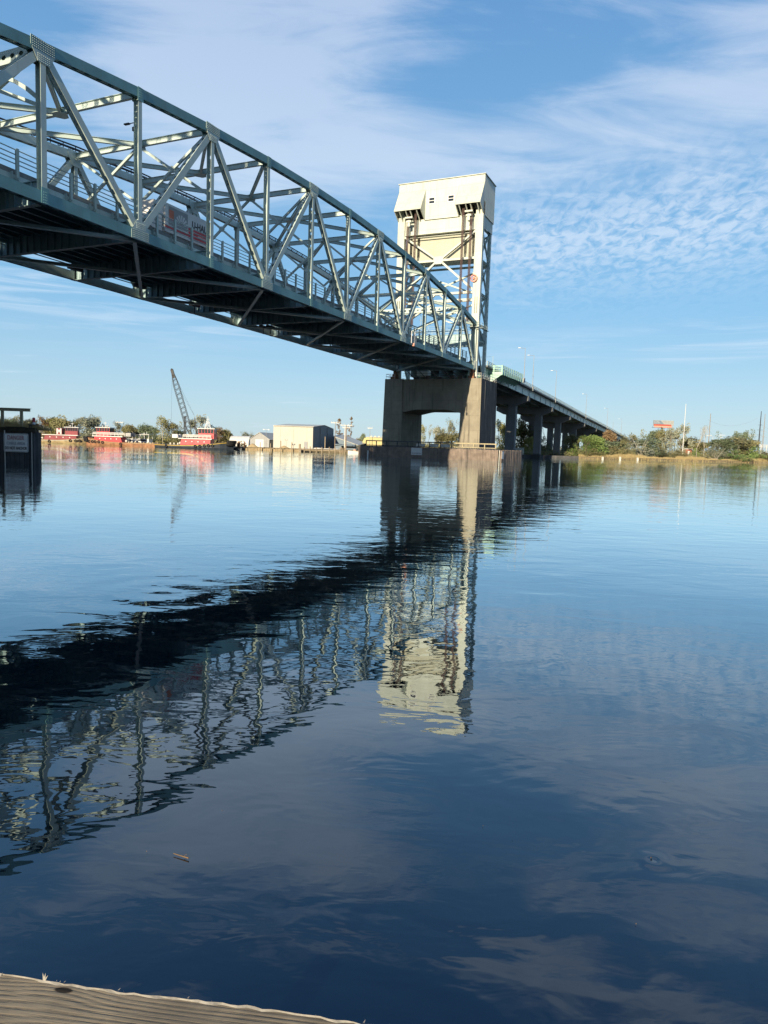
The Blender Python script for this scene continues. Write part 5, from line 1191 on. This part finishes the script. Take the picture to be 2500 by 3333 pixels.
    if railz:
        m = MB(); r0, r1 = x0+1.0, x1+.3
        for sg in (-1, 1):
            n_ = 7
            for k in range(n_+1): xx = r0+(r1-r0)*k/n_; m.box(xx-.04, sg*(hb+.3)-.04, zb4+hh+.22, xx+.04, sg*(hb+.3)+.04, zb4+hh+1.0)
            for dz in (.5, .75, 1.0): m.box(r0, sg*(hb+.3)-.04, zb4+hh+.18+dz-.05, r1, sg*(hb+.3)+.04, zb4+hh+.2+dz+.05)
        m.build('railing', 'white', b)
    m = MB()
    for k in range(3): m = MB(); m.cyl((x0-1.2-k*1.1, 0, deckh-.4), (x0-1.2-k*1.1, 0, deckh+.5), .2, n=8); m.build('bollard', 'white_dirty', b)
    m = MB(); m.ball((x0-.8, .5, deckh+.4), .4); m.build('winch', 'white_dirty', b)
    for f in tires:
        x = f*L; wd, tp = prof(x)
        for sg in (-1, 1): tire(b, (x, sg*(wd+.14), min(tp-.45, .95)), (0, 1, 0), .46)
    return b
tug('faded maroon tug with a big white letter on its funnel, next to the sign dolphin', 204, 216, 17, 5.6, False, R(10), 'hull_tan', 'maroon', 1.35, 1.05, 2.3, (-.30, .25), (.06, .27), (-.04, 0, 1.6, 1.9, 'maroon', 'M'), (-.18, .17, .26, .32), 1.3, 'beige_wall', 1.1, 2.2, railz=False)
tug('bright red tug with white railing, middle one of the three', 385, 207, 20, 5.8, True, R(-8), 'hull_rust', 'red', 1.35, 1.0, 2.2, (-.10, .33), (.10, .30), (-.19, 0, 1.5, 1.1, 'hull_dark', 'stripes'), (.40, .33, .28, .22, .16, -.12, -.24), 1.6, 'bulkhead', 1.15, 2.3)
tug('largest red and white tug with tall white mast and black bow, right of the crane', 637, 199, 22, 6.2, False, R(-6), 'hull_dark', 'red', 1.25, .95, 2.35, (-.18, .22), (.06, .26), (-.25, 0, 1.6, 1.0, 'white', ''), (.05, .11, .17, .22, .27, -.33), 3.4, 'yellow', 1.35, 2.7)
# cruisers
def cruiser(label, px, D, L, hgt, yaw, hullm):
    b = thing('motor_yacht', label, 'yacht', (hx(px, D), D, 0), yaw, 'motor yachts between the tugs'); N = 8; vs = []; fs = []
    for i in range(N+1):
        f = i/N; x = -L/2+L*f; wd = 1.5*(1-max(0, (f-.5)/.5)**2*.95); tp = 1.1+.45*f; vs += [(x, -wd*.7, -.3), (x, -wd, tp), (x, wd, tp), (x, wd*.7, -.3)]
    for i in range(N):
        for j in range(3): fs.append((i*4+j, i*4+j+1, (i+1)*4+j+1, (i+1)*4+j))
    fs += [(0, 1, 2, 3), (N*4+3, N*4+2, N*4+1, N*4)]
    m = MB(); m.add(vs, fs); m.build('hull', hullm, b)
    m = MB(); m.prism([(-L*.38, -1.2, 1.1), (L*.2, -1.2, 1.2), (L*.08, -1.2, 2.2), (-L*.38, -1.2, 2.2)], (0, 2.4, 0)); m.box(-L*.4, -1.3, hgt-.12, L*.02, 1.3, hgt)
    for x in (-L*.38, -L*.18, -.02*L):
        for y in (-1.2, 1.2): m.box(x-.04, y-.04, 2.2, x+.04, y+.04, hgt-.12)
    m.build('cabin', 'white', b)
    m = MB(); m.box(-L*.3, -1.23, 1.55, L*.1, -1.205, 2.0); m.box(-L*.3, 1.205, 1.55, L*.1, 1.23, 2.0); m.build('window', 'glass_dark', b)
    m = MB(); m.cyl((-L*.2, 0, hgt), (-L*.2, 0, hgt+.8), .04, n=5); m.ball((-L*.1, 0, hgt+.2), .2); m.build('antenna', 'white', b)
cruiser('white motor yacht with canopy right of the middle tug', 462, 213, 7.5, 3.6, R(170), 'white'); cruiser('white and navy yacht with striped topsides just behind the middle tug', 420, 214, 8, 3.4, R(150), 'hull_dark')
b = thing('deck_barge', 'low rusty deck barge lying between the middle and right tugs', 'barge', (hx(480, 203), 203, 0), R(-3)); u = U(203)
m = MB(); m.add([(-62*u, -2, 1.0), (48*u, -2, 1.0), (48*u, 2.5, 1.0), (-62*u, 2.5, 1.0), (-58*u, -2, -.5), (40*u, -2, -.5), (40*u, 2.5, -.5), (-58*u, 2.5, -.5)], [(0, 1, 2, 3), (0, 4, 5, 1), (1, 5, 6, 2), (2, 6, 7, 3), (3, 7, 4, 0)]); m.build('hull', 'hull_rust', b)
m = MB(); m.box(-60*u, -2.06, .8, 46*u, -2.0, .95)
for k in range(7): m.box(-50*u+k*1.3, -1.8, 1.0, -50*u+k*1.3+.3, -1.5, 1.3)
m.build('rub_rail', 'bulkhead', b)
b = thing('small_boat', 'white open boat with red trim moored at the right end of the dock', 'boat', (hx(1153, 205), 205, 0), R(176)); N = 6; vs = []; fs = []
for i in range(N+1): f = i/N; x = -1.8+3.6*f; wd = .7*(1-max(0, (f-.5)/.5)**2*.95); tp = .55+.25*f; vs += [(x, -wd*.7, -.2), (x, -wd, tp), (x, wd, tp), (x, wd*.7, -.2)]
for i in range(N):
    for j in (0, 2): fs.append((i*4+j, i*4+j+1, (i+1)*4+j+1, (i+1)*4+j))
    fs.append((i*4+3, i*4, (i+1)*4, (i+1)*4+3))
fs += [(0, 1, 2, 3)]; m = MB(); m.add(vs, fs); m.build('hull', 'white', b)
m = MB(); m.box(-.5, -.3, .2, .2, .3, 1.1); m.build('console', 'salmon', b)
# pontoon right of the big tug
b = thing('work_float', 'dark low work float with machinery just right of the big tug', 'float', (hx(775, 201), 201, 0)); u = U(201)
m = MB(); m.box(-20*u, -1, -.5, 14*u, 2, .6); m.build('hull', 'hull_dark', b); m = MB(); m.box(-2*u, -.5, .6, 6*u, .6, 1.9)
for k in range(4): m.cyl((-3*u+k*.7, -.6, .6), (-3*u+k*.7, -.6, 2.4-.3*k), .06, n=5)
m.box(-3*u, -.7, 1.3, 8*u, -.6, 1.4); m.build('machinery', 'rust', b)
# ------------------------------------------------------------------ crane
D = 214; b = px_thing('crawler_crane', 'tall lattice boom crane leaning left behind the big red tug', 'crane', 622, D, GZ); o = Vector((hx(622, D), D, GZ))
pt = lambda px, py: at(px, py, D)-o
base = pt(621, 1418); tip = pt(560, 1206); a = (tip-base).normalized(); L = (tip-base).length; sd = Vector((a.z, 0, -a.x))
m = MB(); cs = []
for k in range(29):
    f = k/28; wd = .75*min(1, f*5+.25)*min(1, (1-f)*3.2+.28); c = base+a*(L*f); cs.append([c+sd*(i*wd)+Y3*(j*wd*.8) for i, j in ((-1, -1), (1, -1), (1, 1), (-1, 1))])
for k in range(28):
    for i in range(4):
        m.beam(cs[k][i], cs[k+1][i], .12, .12); j = (i+1) % 4
        m.beam(cs[k][i], cs[k+1][j] if k % 2 else cs[k][j], .06, .06); m.beam(cs[k][j] if k % 2 == 0 else cs[k+1][i], cs[k+1][i] if k % 2 == 0 else cs[k+1][j], .06, .06)
m.build('boom', 'crane_paint', b)
m = MB(); m.beam(tip-a*2.2, tip+a*.3, .5, .8); m.ball(tip+a*.3, .35); m.build('boom_head', 'dark_steel', b)
m = MB(); m.cyl(tip, pt(558, 1375), .022, n=4); m.cyl(tip, pt(632, 1350), .022, n=4); m.cyl(base+a*L*.75+sd*.4, pt(634, 1356), .022, n=4); m.cyl(base+a*L*.6-sd*.8, pt(601, 1395), .015, n=4); m.build('cable', 'dark_steel', b)
m = MB(); p = pt(612, 1425); m.box(p.x-1.0, -1.6, 1.0, p.x+3.4, 1.6, 3.0); m.box(p.x-1.4, -1.7, 0, p.x+3.0, -1.1, .9); m.box(p.x-1.4, 1.1, 0, p.x+3.0, 1.7, .9); m.build('crane_body', 'dark_steel', b)
m = MB(); q = pt(634, 1360); m.beam((p.x+2.6, 0, 2.6), q, .2, .2); m.build('gantry', 'dark_steel', b)
D = 208; m = MB(); z = Hz(605, 1355, D); m.cyl((-.22, 0, -1), (-.22, 0, z), .17, n=8); m.cyl((.2, 0, -1), (.2, 0, z+.1), .15, n=8); o = m.build('spud_pile', 'dark_steel'); o.location = (hx(602, D), D, 0); tag(o, 'thick dark vertical spud just left of the big tug wheelhouse', 'pile')

# ------------------------------------------------------------------ sign dolphin at the left edge
D = 62.0; u = U(D); X = lambda px: hx(px, D); b = thing('mooring_dolphin', 'dark timber sheet pile dolphin with earth on top at the left edge', 'dolphin', (0, 0, 0)); ZT_ = Hz(60, 1402, D)
m = MB(); sheet(m, (X(-330), D, 0), (X(113), D, 0), -1, ZT_-.02, .42, .3); m.build('front_sheeting', 'wood_dark', b)
m = MB(); sheet(m, (X(116), D+.15, 0), (X(129)*1.30, D*1.30, 0), -1, ZT_-.12, .42, .3); m.build('side_sheeting', 'wood_dark', b)
m = MB(); m.cyl((X(20), D-.25, -.5), (X(20), D-.25, ZT_), .045, n=6); m.cyl((X(107), D-.22, -.5), (X(107), D-.22, ZT_-.1), .035, n=6); m.build('pipe', 'white_dirty', b)
m = MB(); g_ = random.Random(5)
for i in range(14):
    xa_ = X(-330)+(X(118)-X(-330))*i/14; xb_ = X(-330)+(X(118)-X(-330))*(i+1)/14
    m.box(xa_, D-.3+g_.uniform(-.1, .1), ZT_-.15+g_.uniform(-.08, .02), xb_-.02, D+.1, ZT_+.32+g_.uniform(-.06, .06))
m.box(X(-330), D+.1, ZT_-.3, X(112)-1.4, D+3.5, ZT_+.2); m.box(X(-200), D+.1, ZT_-.28, X(110), D+.9, ZT_+.18); m.build('earth_cap', 'soil', b)
m = MB()
for k in range(2600):
    x = g_.uniform(X(-200), X(112)); y = D+g_.uniform(-.1, 4); hh_ = g_.uniform(.15, .9)*(1.2-.5*(x-X(0))/(X(112)-X(0))); m.add([(x-.02, y, ZT_+.1), (x+.02, y, ZT_+.1), (x+g_.gauss(0, .18), y+g_.gauss(0, .1), ZT_+.1+hh_)], [(0, 1, 2)])
tag(m.build('dry_grass', 'reed'), 'dry straw coloured weeds growing on top of the dolphin', 'grass', kind='stuff')
b = thing('timber_gantry', 'weathered open timber frame standing in weeds on the dolphin', 'frame', (0, 0, 0))
zt5, zb5 = Hz(60, 1330, D+1), ZT_
for px in (9, 71, -60):
    m = MB(); x = hx(px, D+1); m.box(x-.1, D+.9, zb5, x+.1, D+1.1, zt5-.2); m.build('post', 'timber_frame', b)
    m = MB(); m.beam((x-.1, D+1.1, zt5-.5), (x-.45, D+1.6, zb5+.1), .14, .08); m.build('brace', 'wood_pole', b)
m = MB(); m.box(hx(-120, D+1), D+.85, zt5-.24, hx(100, D+1), D+1.0, zt5); m.box(hx(-120, D+1), D+.8, zt5, hx(100, D+1), D+1.2, zt5+.04); m.build('beam', 'timber_frame', b)
b = thing('danger_sign', 'white metal warning sign reading danger cable area fixed to the dolphin', 'sign', (0, 0, 0))
xa_, xb_ = X(19), X(98); za_, zb_s = Hz(58, 1471, D), Hz(58, 1411, D); yS = D-.36; cx_ = (xa_+xb_)/2
def rrect(x0, z0, x1, z1, r, y): return [(x0+r, y, z0), (x1-r, y, z0), (x1, y, z0+r), (x1, y, z1-r), (x1-r, y, z1), (x0+r, y, z1), (x0, y, z1-r), (x0, y, z0+r)]
m = MB(); m.prism(rrect(xa_, za_, xb_, zb_s, .08, yS), (0, .03, 0)); mat('sign_white', (0.86, 0.87, 0.86), 0.5, 0.04, 2, streak=0.15); m.build('board', 'sign_white', b)
m = MB(); p = rrect(xa_+.04, za_+.04, xb_-.04, zb_s-.04, .08, yS-.006); q = rrect(xa_+.065, za_+.065, xb_-.065, zb_s-.065, .07, yS-.006); m.add(p+q, [(i, (i+1) % 8, 8+(i+1) % 8, 8+i) for i in range(8)]); m.build('border', 'dark_steel', b)
hs = zb_s-za_; ws = xb_-xa_
mat('faded_red', (0.45, 0.20, 0.20), 0.7, 0.2, 3); mat('faded_grey', (0.36, 0.36, 0.40), 0.7, 0.2, 3)
for tx, fz, sz, wf, mm in (('DANGER', .76, .62, .68, 'faded_red'), ('CABLE AREA', .46, .40, .76, 'faded_grey'), ('DO NOT ANCHOR', .20, .42, .90, 'black')):
    lettering(tx, sz*hs*.52, wf*ws, mm, b, face_mtx((cx_, yS-.012, za_+hs*fz), (1, 0, 0), (0, 0, 1)), .008)
b = thing('beacon', 'red navigation beacon on a white base at the corner of the dolphin', 'beacon', (hx(105, D), D+.3, Hz(105, 1381, D)))
m = MB(); m.box(-.38, -.3, -.08, .55, .4, 0); m.box(-.35, -.2, -.7, -.25, .2, -.08); m.build('platform', 'dark_steel', b)
m = MB(); m.cyl((0, 0, 0), (0, 0, .2), .15, .1, n=12); m.build('base', 'white', b)
m = MB(); m.cyl((0, 0, .2), (0, 0, .5), .13, .13, n=14); m.ball((0, 0, .5), .13, .8, 14, 8); m.build('lens', 'red', b)

# ------------------------------------------------------------------ dock rail under the camera, floating litter
def atz(px, py, z): d = ray(px, py); k = (z-CAM_Z)/d.z; return Vector((d.x*k, d.y*k, z))
RZ = CAM_Z-.62; ra, rb = atz(0, 3172, RZ), atz(1228, 3333, RZ); d = (rb-ra).normalized(); nb = Vector((d.y, -d.x, 0)); mid = (ra+rb)/2
b = thing('dock_railing', 'weathered timber handrail of the dock along the bottom left edge', 'railing', mid, math.atan2(d.y, d.x))
m = bpy.data.materials.new('weathered_plank'); m.use_nodes = True; t = NT(m.node_tree); bs = t.n['Principled BSDF']; MAT['weathered_plank'] = m; co = t.new('ShaderNodeTexCoord').outputs['Object']
sep = t.new('ShaderNodeSeparateXYZ'); t.l.new(co, sep.inputs[0])
def knot(kx, ky, rx, ry):
    a_ = t.math('DIVIDE', t.math('SUBTRACT', sep.outputs[0], kx), rx); b_ = t.math('DIVIDE', t.math('SUBTRACT', sep.outputs[1], ky), ry)
    return t.math('EXPONENT', t.math('MULTIPLY', t.math('ADD', t.math('MULTIPLY', a_, a_), t.math('MULTIPLY', b_, b_)), -1.0))
kn = t.new('ShaderNodeTexVoronoi'); kn.voronoi_dimensions = '2D'; t.l.new(t.mapping(co, (3.1, 6.0, 1), (.36, .1, 0)), kn.inputs['Vector']); kn.inputs['Scale'].default_value = 1.0
warp = t.math('MULTIPLY', t.ramp(kn.outputs['Distance'], 0.0, .55, 1.0, 0.0), .006)
warp = t.math('ADD', warp, t.math('ADD', t.math('MULTIPLY', knot(-.14, -.012, .05, .022), -.008), t.math('MULTIPLY', knot(-.20, -.075, .10, .03), .013)))
yy = t.math('ADD', t.math('ADD', sep.outputs[1], warp), t.math('MULTIPLY', t.noise(t.mapping(co, (1.6, 5, 1)), 1.0, 2), .022))
ring = t.math('SINE', t.math('MULTIPLY', yy, 1150.0)); grain = t.noise(t.mapping(co, (6, 260, 1)), 1.0, 4, 0.7)
dk = t.math('MULTIPLY', t.ramp(t.math('ADD', t.math('ADD', t.math('MULTIPLY', ring, t.math('MULTIPLY', t.noise(t.mapping(co, (3, 60, 1), (2, 2, 0)), 1.0, 3), .22)), t.math('MULTIPLY', t.noise(t.mapping(co, (2.2, 420, 1), (5, 1, 0)), 1.0, 3, .75), .35)), t.math('MULTIPLY', grain, .7)), .42, .98), .9)
c = t.mix(t.ramp(t.noise(co, 9.0, 4, .6), .35, .65), (0.31, 0.26, 0.185), (0.20, 0.17, 0.125)); c = t.mix(dk, c, (0.085, 0.068, 0.052))
c = t.mix(t.ramp(kn.outputs['Distance'], 0.03, .075, 0.75, 0.0), c, (0.05, 0.035, 0.025))
c = t.mix(t.math('MULTIPLY', t.ramp(knot(-.135, -.010, .012, .0045), .3, .6), .95), c, (0.012, 0.010, 0.010)); c = t.mix(t.math('MULTIPLY', t.ramp(knot(.06, -.03, .006, .003), .3, .6), .9), c, (0.012, 0.010, 0.010))
t.l.new(c, bs.inputs['Base Color']); bs.inputs['Roughness'].default_value = .85; bs.inputs['Specular IOR Level'].default_value = .2
bp = t.new('ShaderNodeBump'); bp.inputs['Strength'].default_value = .7; bp.inputs['Distance'].default_value = .002; t.l.new(t.math('SUBTRACT', 1.0, dk), bp.inputs['Height']); t.l.new(bp.outputs[0], bs.inputs['Normal'])
gr = random.Random(2); m = MB(); N = 260; Lr = 2.4; rows = []
for i in range(N+1):
    x = -Lr/2+Lr*i/N; j = gr.uniform(-.0012, .0012)+.0015*math.sin(x*23); rows.append([(x, j-.006, -.045), (x, j, -.008), (x, j-.002+gr.uniform(-.0006, .0006), .0015), (x, j-.0035+gr.uniform(-.0012, .0012), 0), (x, -.14, 0), (x, -.142, -.045)])
vs = [p for r_ in rows for p in r_]; fs = []; m.add(vs, []); 
for i in range(N):
    for k in range(5): m.f.append((i*6+k, i*6+k+1, (i+1)*6+k+1, (i+1)*6+k)); m.m.append(1 if k in (1, 2) else 0); m.sm.append(False)
    m.f.append((i*6+5, i*6, (i+1)*6, (i+1)*6+5)); m.m.append(0); m.sm.append(False)
mat('sunlit_edge', (0.27, 0.255, 0.22), 0.9, 0.3, 60)  # paler tone paints the sun caught by the raised, splintered edge
m.build('top_rail', ['weathered_plank', 'sunlit_edge'], b)
m = MB()
for k in range(46):
    x = gr.uniform(-1, 1.1); h_ = gr.uniform(.0006, .002); m.add([(x-.001, -.002, 0), (x+.0015, -.003, 0), (x+gr.uniform(-.003, .003), gr.uniform(-.001, .003), h_)], [(0, 1, 2)])
sx0 = -(mid-ra).length+.055
for k in range(5): m.add([(sx0-.001, -.002, .001), (sx0+.002, -.002, .001), (sx0+gr.uniform(-.003, .005), 0, .006+gr.uniform(0, .004))], [(0, 1, 2)])
m.build('splinters', 'sunlit_edge', b)
for x in (-1.05, 1.05): m = MB(); m.box(x-.05, -.13, -1.6, x+.05, -.04, -.046); m.build('post', 'weathered_plank', b)
p0, p1 = atz(565, 2778, .012), atz(614, 2793, .012)
m = MB(); m.cyl(p0, p1, .0025, .0045, n=6); m.cyl(p0.lerp(p1, .6), p0.lerp(p1, .7)+Vector((.01, .02, .003)), .0015, n=4); tag(m.build('floating_twig', 'tan_leaf'), 'small brown twig floating on the dark water at lower left', 'twig')
for i, (px, py, lb) in enumerate(((723, 2640, 'tiny pale leaf floating left of centre in the dark water'), (478, 2772, 'tiny pale leaf floating left of the twig'), (1572, 2688, 'tiny pale leaf floating below the tower reflection'), (1668, 2730, 'tiny pale leaf floating right of the tower reflection'), (2120, 2792, 'small bubble patch floating at lower right'), (2070, 3008, 'tiny leaf floating near the lower right corner'))):
    p = atz(px, py, .006); s_ = .005 if i != 4 else .012; m = MB(); m.add([(-s_, 0, 0), (0, -s_*.5, .004), (s_, 0, 0), (0, s_*.5, .006)], [(0, 1, 2, 3)]); o = m.build('floating_leaf', 'tan_leaf'); o.location = p; o.rotation_euler = (0, 0, i); tag(o, lb, 'leaf', 'bits floating on the river')
